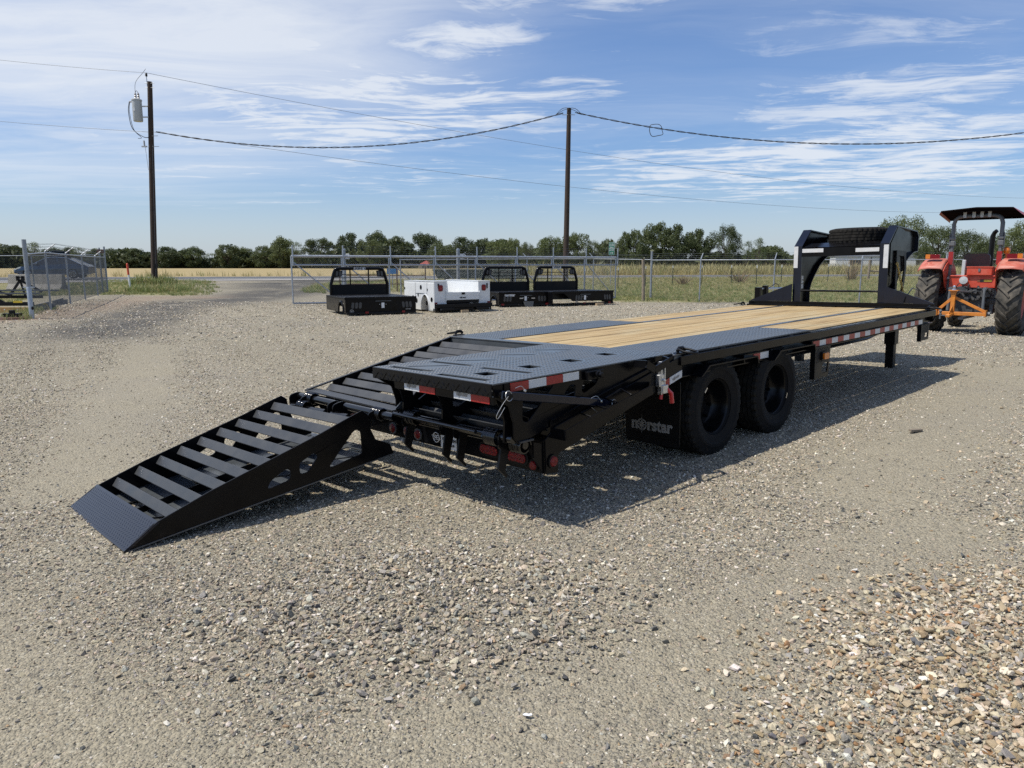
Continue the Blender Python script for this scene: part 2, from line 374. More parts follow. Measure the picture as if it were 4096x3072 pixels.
def mat_wood():
    m, t, b, o = mat_new('deck_pine')
    c = nd(t, 'ShaderNodeTexCoord').outputs['Object']; oi = nd(t, 'ShaderNodeObjectInfo')
    off = nd(t, 'ShaderNodeVectorMath', operation='ADD'); lk(t, c, off.inputs[0])
    cv = nd(t, 'ShaderNodeCombineXYZ'); lk(t, mathn(t, 'MULTIPLY', oi.outputs['Random'], 37.), cv.inputs[0]); lk(t, mathn(t, 'MULTIPLY', oi.outputs['Random'], 11.), cv.inputs[2]); lk(t, cv.outputs[0], off.inputs[1])
    mp = nd(t, 'ShaderNodeMapping'); lk(t, off.outputs[0], mp.inputs[0]); mp.inputs['Scale'].default_value = (.35, 9, 6)
    n1 = nd(t, 'ShaderNodeTexNoise', i_Scale=2.6, i_Detail=7., i_Roughness=.62, i_Distortion=.6); lk(t, mp.outputs[0], n1.inputs['Vector'])
    mp2 = nd(t, 'ShaderNodeMapping'); lk(t, off.outputs[0], mp2.inputs[0]); mp2.inputs['Scale'].default_value = (1.1, 3.5, 1)
    vo = nd(t, 'ShaderNodeTexVoronoi', i_Scale=1.6, i_Randomness=1.); lk(t, mp2.outputs[0], vo.inputs['Vector'])
    knot = mapr(t, vo.outputs['Distance'], .03, .12, 1., 0.)
    col = ramp(t, n1.outputs[0], [(.32, (.15, .09, .040)), (.43, (.325, .225, .105)), (.56, (.425, .315, .16)), (.74, (.50, .385, .215))])
    n4 = nd(t, 'ShaderNodeTexNoise', i_Scale=1.1, i_Detail=4.); lk(t, off.outputs[0], n4.inputs['Vector'])
    col = mixc(t, mapr(t, n4.outputs[0], .5, .72, 0., .55), col, (.40, .355, .235))
    st = nd(t, 'ShaderNodeTexNoise', i_Scale=1.7, i_Detail=5., i_Roughness=.7); lk(t, mp.outputs[0], st.inputs['Vector'])
    col = mixc(t, mapr(t, st.outputs[0], .60, .68, 0., .75), col, (.17, .11, .055))
    col = mixc(t, mathn(t, 'MULTIPLY', knot, .75), col, (.20, .10, .045))
    col = mixc(t, mathn(t, 'MULTIPLY', mathn(t, 'SUBTRACT', oi.outputs['Random'], .35), .9, True), col, (.36, .25, .125))
    lk(t, col, b.inputs['Base Color']); b.inputs['Roughness'].default_value = .72; b.inputs['Specular IOR Level'].default_value = .3
    bp = nd(t, 'ShaderNodeBump', i_Strength=.25, i_Distance=.004); lk(t, n1.outputs[0], bp.inputs['Height']); lk(t, bp.outputs[0], b.inputs['Normal'])
    return m
M['deck'] = mat_wood()

# ------------------------------------------------------------------ ground
rng = np.random.default_rng(7)
def axis_pts(lo, hi, c, dmin, growth):
    out = [c]; d = dmin
    while out[-1] < hi: out.append(out[-1] + d); d *= growth
    neg = [c]; d = dmin
    while neg[-1] > lo: neg.append(neg[-1] - d); d *= growth
    return np.array(sorted(set(neg + out)))
def seg_dist(x, y, a, b):
    a = np.array(a, float); b = np.array(b, float); d = b - a
    t = np.clip(((x-a[0])*d[0] + (y-a[1])*d[1])/(d@d), 0, 1)
    return np.hypot(x - a[0] - t*d[0], y - a[1] - t*d[1])
def zone_dark(x, y):      # dark asphalt millings tracked in from the road
    q = np.minimum(seg_dist(x, y, (-9.4, 16.2), (-13.6, 29.2))/1.9, seg_dist(x, y, (-13.0, 28.5), (-12.2, 39))/3.2)
    q = np.minimum(q, seg_dist(x, y, (-12.5, 44), (-12, 58))/5.5)
    q = np.minimum(q, seg_dist(x, y, (6.9, 30.2), (11.0, 29.0))/.42)
    return S(1.25 - q)
def zone_dirt(x, y):      # bare brown soil under the fence and the pole
    q = seg_dist(x, y, (-13.6, 20.8), (-17.0, 33.5))/1.3
    q = np.minimum(q, seg_dist(x, y, (-17.0, 34.2), (-14.4, 34.2))/1.5)
    q = np.minimum(q, seg_dist(x, y, (-14, 19.5), (-22, 24))/.9)
    return S(1.2 - q)
def zone_fine(x, y):      # packed fine grit, tyre tracks
    q = np.minimum(seg_dist(x, y, (-.7, 1.65), (2.4, 3.85))/.40, seg_dist(x, y, (-2.6, 3.0), (-.9, 1.8))/.35)
    q = np.minimum(q, seg_dist(x, y, (-3.2, 5.2), (-7, 14))/.6)
    q = np.minimum(q, seg_dist(x, y, (2.4, 4.6), (6.5, 9.4))/.55)
    return S(1.35 - q)
def zone_pile(x, y):      # coarse tan stone heap at the right
    d = np.hypot((x - 2.3)/1.55, (y - 2.0)/1.35); return S((1.16 - d)/.60)
def zone_patch(x, y):     # loose blue-grey stones in the middle
    d = np.hypot((x + .40)/1.05, (y - 3.05)/.72); return S((1.15 - d)/.6)
def field_edge(x):        # y of the ragged line where the lot gravel ends and the grass begins (right side)
    return np.interp(x, [-10, -5, 0, 4.7, 8.7, 14, 22, 60], [40, 36.5, 34.4, 30.1, 29.7, 28.9, 27.4, 22])
gx = axis_pts(-3200, 3200, .4, .11, 1.035); gy = axis_pts(-700, 5200, 3.5, .11, 1.035)
GX, GY = np.meshgrid(gx, gy); GZ = gz(GX, GY) + .006*np.sin(2.3*GX + .7)*np.sin(1.9*GY) + .004*np.sin(5.1*GX + 3.*GY)
def grid_mesh(name, XX, YY, ZZ, mat, kind, attrs=None):
    ny, nx = XX.shape; v = np.stack([XX, YY, ZZ], -1).reshape(-1, 3)
    i = np.arange((ny-1)*(nx-1)); r = i//(nx-1); c = i % (nx-1); a = r*nx + c
    f = np.stack([a, a+1, a+nx+1, a+nx], -1)
    me = bpy.data.meshes.new(name); me.vertices.add(len(v)); me.vertices.foreach_set('co', v.ravel())
    me.loops.add(f.size); me.loops.foreach_set('vertex_index', f.ravel().astype(np.int32))
    me.polygons.add(len(f)); me.polygons.foreach_set('loop_start', np.arange(0, f.size, 4, dtype=np.int32)); me.polygons.foreach_set('loop_total', np.full(len(f), 4, np.int32))
    me.polygons.foreach_set('use_smooth', np.ones(len(f), bool)); me.update(calc_edges=True); me.validate()
    for k, arr in (attrs or {}).items():
        at = me.attributes.new(k, 'FLOAT', 'POINT'); at.data.foreach_set('value', np.asarray(arr, np.float32).ravel())
    me.materials.append(mat); o = bpy.data.objects.new(name, me); COL.objects.link(o); o['kind'] = kind; return o

def attr(t, name, typ='GEOMETRY'):
    n = nd(t, 'ShaderNodeAttribute', attribute_name=name, attribute_type=typ); return n
def mat_ground():
    m, t, b, o = mat_new('gravel_lot'); P = nd(t, 'ShaderNodeNewGeometry').outputs['Position']
    def N(sc, det=4, r=.6, v=P):
        n = nd(t, 'ShaderNodeTexNoise', i_Scale=sc, i_Detail=det, i_Roughness=r); lk(t, v, n.inputs['Vector']); return n
    w = N(30, 2); wa = nd(t, 'ShaderNodeVectorMath', operation='SCALE'); lk(t, w.outputs['Color'], wa.inputs[0]); wa.inputs['Scale'].default_value = .018
    wv = nd(t, 'ShaderNodeVectorMath', operation='ADD'); lk(t, P, wv.inputs[0]); lk(t, wa.outputs[0], wv.inputs[1])
    def vor(sc):
        n = nd(t, 'ShaderNodeTexVoronoi', i_Scale=sc, i_Randomness=1.); n.voronoi_dimensions = '2D'; lk(t, wv.outputs[0], n.inputs['Vector'])
        s = nd(t, 'ShaderNodeSeparateColor'); lk(t, n.outputs['Color'], s.inputs[0]); return n.outputs['Distance'], s.outputs[0], s.outputs[1]
    pal = [(0, (0.072, 0.073, 0.061)), (.12, (0.145, 0.139, 0.111)), (.28, (0.236, 0.214, 0.155)), (.48, (0.314, 0.279, 0.191)), (.68, (0.396, 0.350, 0.241)), (.86, (0.280, 0.267, 0.211)), (.95, (0.560, 0.527, 0.400))]
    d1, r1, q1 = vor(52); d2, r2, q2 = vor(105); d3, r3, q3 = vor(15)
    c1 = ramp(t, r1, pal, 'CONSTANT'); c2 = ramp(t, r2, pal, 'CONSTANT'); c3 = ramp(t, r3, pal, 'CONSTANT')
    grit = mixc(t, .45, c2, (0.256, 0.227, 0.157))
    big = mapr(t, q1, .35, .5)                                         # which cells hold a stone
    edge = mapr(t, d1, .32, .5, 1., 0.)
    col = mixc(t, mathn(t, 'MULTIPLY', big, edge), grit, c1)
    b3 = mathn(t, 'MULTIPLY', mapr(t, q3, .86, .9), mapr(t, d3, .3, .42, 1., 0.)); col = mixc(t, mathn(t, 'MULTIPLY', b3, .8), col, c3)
    fine = attr(t, 'fine').outputs['Fac']; fn = N(2.2, 5).outputs[0]
    ff = mathn(t, 'MAXIMUM', mathn(t, 'MULTIPLY', fine, mapr(t, fn, .22, .48)), mathn(t, 'MULTIPLY', mapr(t, N(.8, 6, .65).outputs[0], .52, .70), .65))
    col = mixc(t, mathn(t, 'MULTIPLY', ff, .8), col, mixc(t, .35, (0.304, 0.271, 0.187), c2))
    big_n = N(.11, 5).outputs[0]; col = mixc(t, mapr(t, big_n, .35, .68), col, mixc(t, .5, col, (0.386, 0.343, 0.238)))
    lo = N(.35, 4).outputs[0]; col = mixc(t, mathn(t, 'MULTIPLY', mapr(t, lo, .5, .75), .28), col, (.21, .20, .185))
    dk = mathn(t, 'MULTIPLY', attr(t, 'dark').outputs['Fac'], mapr(t, N(.55, 6, .7).outputs[0], .24, .50)); col = mixc(t, mathn(t, 'MULTIPLY', dk, .95), col, mixc(t, .15, (.055, .054, .052), c2))
    di = mathn(t, 'MULTIPLY', attr(t, 'dirt').outputs['Fac'], mapr(t, N(1.1, 6, .7).outputs[0], .33, .5)); col = mixc(t, mathn(t, 'MULTIPLY', di, .9), col, mixc(t, .3, (.26, .185, .125), c2))
    gr = attr(t, 'turf').outputs['Fac']; tn = N(1.3, 6, .7).outputs[0]
    turf = mixc(t, mapr(t, tn, .35, .65), (.17, .18, .07), (.30, .26, .125)); col = mixc(t, gr, col, turf)
    col = mixc(t, 1., col, (.955, .945, .985), 'MULTIPLY'); lk(t, col, b.inputs['Base Color']); b.inputs['Roughness'].default_value = .88; b.inputs['Specular IOR Level'].default_value = .25
    h = mathn(t, 'ADD', mathn(t, 'MULTIPLY', mathn(t, 'MULTIPLY', mapr(t, d1, 0, .55, 1., 0.), big), .012), mathn(t, 'MULTIPLY', mapr(t, d2, 0, .6, 1., 0.), .005))
    h = mathn(t, 'ADD', h, mathn(t, 'MULTIPLY', b3, .012))
    bp = nd(t, 'ShaderNodeBump', i_Strength=.8, i_Distance=1.); lk(t, h, bp.inputs['Height']); lk(t, bp.outputs[0], b.inputs['Normal'])
    return m
turf = S((GY - field_edge(GX))/1.2)*(GX > -14) * (1 - S((-10.5 - GX + .35*(GY-40))/2.5))
turf = np.maximum(turf, S((GY - 66 - .25*GX)/3))
turf = np.maximum(turf, S((-15.2 - GX - .55*(GY - 36.5))/1.0)*S((GY - 35.2)/1.4)*(GY < 50))
turf = np.maximum(turf, S((-15.5 - GX - .44*(GY - 21))/1.5)*S((GY - 24.5)/2.)*.75)
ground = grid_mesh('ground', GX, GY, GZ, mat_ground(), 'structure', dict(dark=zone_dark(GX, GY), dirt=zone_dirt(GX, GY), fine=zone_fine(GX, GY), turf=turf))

def strip(name, xs, y0, y1, lift, mat, ny=6):
    xs = np.asarray(xs, float); ts = np.linspace(0, 1, ny)[:, None]
    XX = np.repeat(xs[None], ny, 0); YY = y0(xs)[None]*(1-ts) + y1(xs)[None]*ts
    return grid_mesh(name, XX, YY, gz(XX, YY) + lift, mat, 'structure')
def mat_far(name, c0, c1, c2, sc, stretch=(1, 1, 1), rough=.9):
    m, t, b, o = mat_new(name); P = nd(t, 'ShaderNodeNewGeometry').outputs['Position']
    mp = nd(t, 'ShaderNodeMapping'); lk(t, P, mp.inputs[0]); mp.inputs['Scale'].default_value = stretch
    n = nd(t, 'ShaderNodeTexNoise', i_Scale=sc, i_Detail=8., i_Roughness=.7); lk(t, mp.outputs[0], n.inputs['Vector'])
    n2 = nd(t, 'ShaderNodeTexNoise', i_Scale=sc*14, i_Detail=4., i_Roughness=.7); lk(t, P, n2.inputs['Vector'])
    col = ramp(t, n.outputs[0], [(.3, c0), (.5, c1), (.7, c2)]); col = mixc(t, mapr(t, n2.outputs[0], .3, .7, 0., .35), col, c0)
    lk(t, col, b.inputs['Base Color']); b.inputs['Roughness'].default_value = rough; b.inputs['Specular IOR Level'].default_value = .2; return m
M['asphalt'] = mat_far('asphalt', (.075, .078, .084), (.098, .10, .106), (.12, .122, .126), .6, (.15, 1, 1), .8)
M['shoulder'] = mat_far('pale_shoulder', (.22, .21, .20), (.30, .285, .265), (.36, .34, .31), .7, (.2, 1, 1))
M['roadpaint'] = pbr('road_paint', (.62, .62, .60), .6, var=.15, vs=1.)
M['hay'] = mat_far('mown_hay', (.26, .20, .095), (.325, .255, .125), (.38, .305, .155), .05, (.3, 3, 1))
xs_r = np.linspace(-150, 190, 120)
strip('road', xs_r, lambda x: 54.5 + .2*x, lambda x: 64 + .25*x, .030, M['asphalt'])
strip('road_shoulder', xs_r, lambda x: 52.6 + .2*x, lambda x: 54.7 + .2*x, .022, M['shoulder'], 3)
strip('road_line', xs_r, lambda x: 54.9 + .2*x, lambda x: 55.25 + .2*x, .038, M['roadpaint'], 2)
strip('road_line', xs_r, lambda x: 63.0 + .25*x, lambda x: 63.3 + .25*x, .038, M['roadpaint'], 2)
strip('road_verge', xs_r, lambda x: 64 + .25*x, lambda x: 65.2 + .25*x, .022, M['shoulder'], 2)
xs_h = np.linspace(-420, 20, 60)
strip('hay_field', xs_h, lambda x: 65.5 + .25*x + 0*x, lambda x: np.full_like(x, 300.), .03, M['hay'], 24)

# ------------------------------------------------------------------ loose stones (instanced on a point cloud) and single stones
PROTO = bpy.data.collections.new('stone_shapes')        # never linked to the scene: shapes only
def rock_mesh(seed, n=15, flat=.62):
    r = random.Random(seed); bm = bmesh.new()
    for _ in range(n):
        v = Vector((r.gauss(0, 1), r.gauss(0, 1), r.gauss(0, 1))).normalized()
        v *= .42 + .16*r.random(); bm.verts.new((v.x*(1.0 + .35*r.random()), v.y*.85, v.z*flat))
    bmesh.ops.convex_hull(bm, input=bm.verts[:])
    for v in [v for v in bm.verts if not v.link_faces]: bm.verts.remove(v)
    bmesh.ops.recalc_face_normals(bm, faces=bm.faces)
    me = bpy.data.meshes.new('stone'); bm.to_mesh(me); bm.free(); return me
def mat_stone(name, instanced):
    m, t, b, o = mat_new(name)
    if instanced: base = attr(t, 'col', 'INSTANCER').outputs['Color']
    else: base = nd(t, 'ShaderNodeObjectInfo').outputs['Color']
    c = nd(t, 'ShaderNodeTexCoord').outputs['Object']
    n = nd(t, 'ShaderNodeTexNoise', i_Scale=3.5, i_Detail=5., i_Roughness=.7); lk(t, c, n.inputs['Vector'])
    col = mixc(t, mapr(t, n.outputs[0], .3, .7), mixc(t, 1., base, (.82, .82, .82), 'MULTIPLY'), mixc(t, 1., base, (1.15, 1.14, 1.12), 'MULTIPLY'))
    lk(t, col, b.inputs['Base Color']); b.inputs['Roughness'].default_value = .85; b.inputs['Specular IOR Level'].default_value = .25
    bp = nd(t, 'ShaderNodeBump', i_Strength=.4, i_Distance=.05); lk(t, n.outputs[0], bp.inputs['Height']); lk(t, bp.outputs[0], b.inputs['Normal']); return m
M['stonei'] = mat_stone('loose_stone', True); M['stone'] = mat_stone('single_stone', False)
ROCKS = []
for k in range(9):
    me = rock_mesh(40 + k, 13 + k % 4, (.5, .62, .78)[k % 3]); me.materials.append(M['stonei'])
    ob = bpy.data.objects.new('stone_shape', me); PROTO.objects.link(ob); ROCKS.append(me)
def points_instancer(name, pts, rot, scl, col, coll, nproto, label=None, seed=0):
    me = bpy.data.meshes.new(name); me.vertices.add(len(pts)); me.vertices.foreach_set('co', np.asarray(pts, np.float32).ravel())
    def A(n, typ, arr, key):
        a = me.attributes.new(n, typ, 'POINT'); a.data.foreach_set(key, np.asarray(arr, np.float32 if typ != 'INT' else np.int32).ravel())
    A('rot', 'FLOAT_VECTOR', rot, 'vector'); A('scl', 'FLOAT_VECTOR', scl, 'vector')
    A('idx', 'INT', np.random.default_rng(seed).integers(0, nproto, len(pts)), 'value')
    if col is not None: A('col', 'FLOAT_COLOR', np.concatenate([col, np.ones((len(col), 1))], 1), 'color')
    ob = bpy.data.objects.new(name, me); COL.objects.link(ob); ob['kind'] = 'stuff'
    ng = bpy.data.node_groups.new(name + '_scatter', 'GeometryNodeTree')
    ng.interface.new_socket('Geometry', in_out='INPUT', socket_type='NodeSocketGeometry'); ng.interface.new_socket('Geometry', in_out='OUTPUT', socket_type='NodeSocketGeometry')
    gi = ng.nodes.new('NodeGroupInput'); go = ng.nodes.new('NodeGroupOutput'); ip = ng.nodes.new('GeometryNodeInstanceOnPoints')
    ci = ng.nodes.new('GeometryNodeCollectionInfo'); ci.inputs[0].default_value = coll; ci.inputs[1].default_value = True; ci.inputs[2].default_value = True
    ip.inputs['Pick Instance'].default_value = True
    def NA(n, typ):
        q = ng.nodes.new('GeometryNodeInputNamedAttribute'); q.data_type = typ; q.inputs[0].default_value = n; return q.outputs[0]
    L = ng.links
    L.new(gi.outputs[0], ip.inputs['Points']); L.new(ci.outputs[0], ip.inputs['Instance']); L.new(NA('idx', 'INT'), ip.inputs['Instance Index'])
    L.new(NA('rot', 'FLOAT_VECTOR'), ip.inputs['Rotation']); L.new(NA('scl', 'FLOAT_VECTOR'), ip.inputs['Scale']); L.new(ip.outputs[0], go.inputs[0])
    md = ob.modifiers.new('scatter', 'NODES'); md.node_group = ng; return ob
def rand_area(n, x0, x1, y0, y1):
    return rng.uniform(x0, x1, n), rng.uniform(y0, y1, n)
PAL = dict(
    base=np.array([[.080, .080, .078], [.155, .148, .134], [.245, .218, .175], [.34, .29, .218], [.43, .365, .275], [.31, .29, .255], [.60, .55, .47], [.38, .265, .165]]),
    pile=np.array([[.32, .235, .145], [.41, .325, .22], [.50, .42, .31], [.56, .50, .40], [.33, .19, .095], [.25, .235, .215], [.64, .60, .53], [.11, .11, .11]]))
PW = dict(base=[.06, .11, .16, .21, .23, .10, .11, .02], far=[.0, .03, .12, .27, .32, .11, .15, .0], pile=[.18, .25, .24, .13, .045, .09, .025, .04], patch=[.04, .12, .15, .20, .23, .14, .10, .02])
px_, py_, ps_, pc_, pd_ = [], [], [], [], []
def emit(x, y, s, pal, w, lift=.08):
    k = rng.choice(len(pal), len(x), p=np.array(w)/np.sum(w)); c = pal[k]*np.array([1.06, 1.06, 1.04])*rng.uniform(.8, 1.22, (len(x), 1))*rng.uniform(.96, 1.04, (len(x), 3))
    px_.append(x); py_.append(y); ps_.append(s); pc_.append(np.clip(c, 0.02, .82)); pd_.append(s*lift)
def ring(y0, y1, dens, s0, s1, sig=.45):
    n = int(dens*(.84*(y1*y1 - y0*y0)/1.0 + .8*(y1-y0)))
    yy = np.sqrt(rng.uniform(y0*y0, y1*y1, n)); xx = rng.uniform(-1, 1, n)*(.80*yy + .4)
    keep = (yy < field_edge(xx) - .2) & ((rng.random(n) > .90*zone_fine(xx, yy)) | (s0 < .006)) & (xx > -13.0 - .4*(yy - 21) - 1.5)
    cl = np.sin(1.9*xx + 1.3*np.sin(.8*yy)) * np.sin(1.6*yy + .9*np.sin(1.1*xx)); keep &= rng.random(n) < .72 + .28*cl
    xx, yy = xx[keep], yy[keep]; s = np.clip(s0*np.exp(rng.normal(0, sig, len(xx))), s0*.4, s1)
    emit(xx, yy, s, PAL['base'], PW['base' if y0 < 5 else 'far'])
ring(1.3, 3.2, 9500, .0078, .026, .45); ring(1.3, 3.6, 8500, .0048, .008, .3); ring(1.3, 5.5, 700, .0150, .034, .32); ring(3.2, 5.2, 6800, .0088, .024, .42); ring(5.2, 8.5, 3000, .0112, .026, .4); ring(8.5, 15, 850, .0150, .030); ring(15, 31, 170, .025, .05)
n = 15000; x, y = rand_area(n, -1.7, 1.0, 2.0, 4.1); k = rng.random(n) < zone_patch(x, y); emit(x[k], y[k], np.clip(.0145*np.exp(rng.normal(0, .40, k.sum())), .007, .034), PAL['base'], PW['patch'], .30)
n = 62000; x, y = rand_area(n, .55, 4.2, .9, 4.4); k = (rng.random(n) < zone_pile(x, y)) & (x < .85*y + 1.2); emit(x[k], y[k], np.clip(.0150*np.exp(rng.normal(0, .42, k.sum())), .007, .036), PAL['pile'], PW['pile'], .22)
n = 9000; x, y = rand_area(n, 1.4, 6.5, 2.6, 7.5); k = (rng.random(n) < .55*S(1.4 - np.abs(y - 1.1*x + .2)/1.6)); emit(x[k], y[k], np.clip(.018*np.exp(rng.normal(0, .4, k.sum())), .008, .045), PAL['pile'], PW['pile'], .05)
sx, sy, ss, sc_, sd_ = map(np.concatenate, (px_, py_, ps_, pc_, pd_))
sz = gz(sx, sy) + .006*np.sin(2.3*sx + .7)*np.sin(1.9*sy) + .004*np.sin(5.1*sx + 3.*sy) + sd_ + rng.uniform(-.3, .3, len(ss))*ss*(.5 + zone_pile(sx, sy))
rot = np.stack([rng.normal(0, .40, len(ss)), rng.normal(0, .40, len(ss)), rng.uniform(0, 6.28, len(ss))], 1)
scl = ss[:, None]*rng.uniform(.75, 1.3, (len(ss), 3))
# the 280 stones that show largest are objects of their own
app = ss/np.hypot(sx, sy)*(np.abs(sx) < .70*sy)*(sy > 1.95); top = np.argsort(-app)[:280]; rest = np.ones(len(ss), bool); rest[top] = False
tag(points_instancer('gravel', np.stack([sx, sy, sz], 1)[rest], rot[rest], scl[rest], sc_[rest], PROTO, 9), 'loose tan and grey crushed gravel covering the lot', 'gravel')
STONES = []
for me in ROCKS:
    c = me.copy(); c.materials.clear(); c.materials.append(M['stone']); STONES.append(c)
for i in top:
    o = bpy.data.objects.new('stone', STONES[i % 9]); COL.objects.link(o); o.parent = ground
    o.location = (sx[i], sy[i], sz[i]); o.rotation_euler = rot[i]; o.scale = scl[i]; o.color = (*sc_[i], 1)
del px_, py_, ps_, pc_, pd_

# ------------------------------------------------------------------ the gooseneck trailer (x forward, y to its left, z up)
HD, SL, SR = .768595, .015781, -.016923
ex = Vector((math.cos(HD), math.sin(HD), SL)).normalized(); ey = Vector((-math.sin(HD), math.cos(HD), SR)); ey = (ey - ex*ey.dot(ex)).normalized(); ez = ex.cross(ey)
T = thing('gooseneck_trailer', 'long black gooseneck flatbed trailer with pine deck and one ramp folded down', 'trailer')
TM = Matrix((ex, ey, ez)).transposed().to_4x4(); TM.translation = (.3247, 6.0659, 0); T.matrix_world = TM
DH = .85
# deck planks
def plank(y0, y1, x0, x1):
    r = random.Random(int(y0*1e4)); m = MB(); dz = r.uniform(-.0015, .0015)
    m.box(x0 + r.uniform(0, .004), x1, y0 + .0055, y1 - .0055, DH - .038 + dz, DH + dz); return m.build('deck_plank', M['deck'], T, bevel=.003)
yy = np.linspace(-.615, .655, 8)
for a, b in zip(yy[:-1], yy[1:]): plank(a, b, .05, 5.715)
for lo, hi in ((-1.205, -.695), (.735, 1.215)):
    yy = np.linspace(lo, hi, 4)
    for a, b in zip(yy[:-1], yy[1:]): plank(a, b, 2.262, 5.715)
for y0 in (-.69, .66):
    MB().box(2.262, 5.715, y0, y0 + .070, DH - .02, DH + .004).build('deck_strip', M['tread'], T)
# lugged tread plates (real lugs)
def lugs(m, x0, x1, y0, y1, z, pitch=.031, ln=.023, wd=.0065, h=.0013, holes=(), fn=None):
    nx = int((x1-x0)/pitch); ny = int((y1-y0)/(pitch*.5)); pts = []
    for i in range(nx):
        for j in range(ny):
            x = x0 + (i + .5 + .5*(j % 2))*pitch; y = y0 + (j + .5)*pitch*.5
            if x > x1 - .012 or y > y1 - .008: continue
            if any(hx0 - .01 < x < hx1 + .01 and hy0 - .01 < y < hy1 + .01 for hx0, hx1, hy0, hy1 in holes): continue
            a = PI/4 if (i + j) % 2 else -PI/4
            dx, dy = math.cos(a)*ln/2, math.sin(a)*ln/2; ex_, ey_ = -math.sin(a)*wd/2, math.cos(a)*wd/2
            q = [(x+dx, y+dy, 0), (x+ex_, y+ey_, 0), (x-dx, y-dy, 0), (x-ex_, y-ey_, 0), (x+dx*.5, y+dy*.5, h), (x-dx*.5, y-dy*.5, h)]
            if fn: q = [fn(*p) for p in q]
            else: q = [(p[0], p[1], z + p[2]) for p in q]
            m.add(q, [(0, 1, 4), (1, 2, 5), (1, 5, 4), (2, 3, 5), (3, 0, 4), (3, 4, 5)])
def tread_plate(x0, x1, y0, y1, z, name='tread_plate'):
    p = MB().box(x0, x1, y0, y1, z - .012, z).build(name, M['tread'], T)
    m = MB(); lugs(m, x0, x1, y0, y1, z); l = m.build('tread_lugs', M['tread'], p, fix=False); l['kind'] = 'stuff'; return p
tread_plate(.046, 2.26, -1.245, -.622, DH + .006); tread_plate(.046, 2.26, .662, 1.262, DH + .006)
# side channels, rub rails and stake pockets
for s in (-1, 1):
    m = MB(); m.prism([(1.20*s, .675), (1.262*s, .675), (1.262*s, .683), (1.209*s, .683), (1.209*s, .832), (1.262*s, .832), (1.262*s, .840), (1.20*s, .840)], 'X', .05, 5.775)
    m.build('side_rail', M['black'], T)
    MB().box(.02, 5.785, 1.284*s - .006, 1.284*s + .006, .772, .838).build('rub_rail', M['black'], T, bevel=.002)
    for i in range(9):
        x = .63 + .585*i
        MB().prism([(x-.045, .765), (x+.045, .765), (x+.034, .842), (x-.034, .842)], 'Y', 1.264*s, 1.277*s).box(x-.036, x+.036, min(1.212*s, 1.264*s), max(1.212*s, 1.264*s), .762, .828).build('stake_pocket', M['black'], T)
MB().box(-.036, .044, -1.27, 1.27, .70, .844).box(-.042, .05, -1.272, 1.272, .844, .855).build('rear_crossbar', M['tread'], T, bevel=.003)
m = MB()
for y in (-.55, .55):
    m.box(-.03, 6.45, y-.006, y+.006, .56, .80); m.box(-.03, 6.45, y-.06, y+.06, .545, .56); m.box(-.03, 6.45, y-.06, y+.06, .795, .807)
for i in range(15): m.box(.28 + .38*i, .30 + .38*i, -1.2, 1.2, .745, .806)
m.build('main_frame', M['black'], T)
for s in (-1, 1):      # truss pipe under the frame
    m = MB(); m.tube([(2.1, .70*s, .500), (5.12, .70*s, .500), (5.75, .70*s, .56), (6.0, .70*s, .66)], .022, 8)
    for x in (2.35, 3.05, 3.95, 4.65, 5.25): m.box(x-.05, x+.05, .70*s-.012, .70*s+.012, .515, .69)
    m.build('truss_pipe', M['black'], T, smooth=40)
# tie-down rings at the four deck corners
for x, y, a in ((.075, -1.25, -.65), (.10, 1.29, .3), (5.62, -1.25, -.4), (5.62, 1.27, .4)):
    m = MB(); m.box(x-.05, x+.05, y-.03, y+.03, .853, .862); m.tube([(x-.045, y, .872), (x-.02, y, .893), (x+.02, y, .893), (x+.045, y, .872)], .014, 6)
    d = -1 if y < 0 else 1
    m.tube([(x-.035, y+.005*d, .885), (x-.06, y+.06*d, .875), (x-.045, y+.12*d, .866), (x+.0, y+.135*d, .864), (x+.045, y+.11*d, .868), (x+.05, y+.05*d, .878), (x+.035, y+.005*d, .885)], .009, 8)
    m.build('tie_down_ring', M['blackmatte'], T, smooth=50)
# front bar, gussets, gooseneck
MB().box(5.72, 5.792, -1.262, 1.262, .858, .872).box(5.778, 5.79, -1.262, 1.262, .70, .914).build('front_bar', M['black'], T, bevel=.003)
MB().prism([(-1.255, .914), (-.655, .914), (-.655, 1.135), (-1.235, .924)], 'X', 5.80, 5.812).build('gusset', M['navy'], T)
MB().prism([(1.25, .914), (.610, .914), (.610, 1.165), (1.235, .928)], 'X', 5.80, 5.812).build('gusset', M['navy'], T)
def neck(y0, y1, web, name='gooseneck_beam'):
    ym = (y0 + y1)/2
    prof = [(5.86, .70), (6.15, .70), (6.156, 1.07), (6.20, 1.16), (6.287, 1.257), (6.457, 1.409), (6.64, 1.508), (6.83, 1.572), (6.98, 1.585), (6.98, 1.80), (6.90, 1.86), (6.13, 1.915), (5.875, 1.70)]
    m = MB(); m.prism(prof, 'Y', ym - .006, ym + .006)
    b = m.build(name, M['black'], T)
    f = MB()
    f.box(5.845, 5.862, y0, y1, .70, 1.695)                                   # rear flange
    for p, q in (((5.853, 1.69), (6.13, 1.925)), ((6.13, 1.92), (6.92, 1.862)), ((6.92, 1.862), (6.99, 1.79)), ((6.99, 1.79), (6.99, 1.58))):
        f.bar((p[0], ym, p[1]), (q[0], ym, q[1]), y1 - y0, .014, (0, 0, 1) if abs(q[1]-p[1]) < .1 else (1, 0, .3))
    pts = prof[1:9]
    for p, q in zip(pts[:-1], pts[1:]): f.bar((p[0], ym, p[1]), (q[0], ym, q[1]), y1 - y0, .012, (1, 0, -1))
    f.build('neck_flange', M['navy'], b); return b
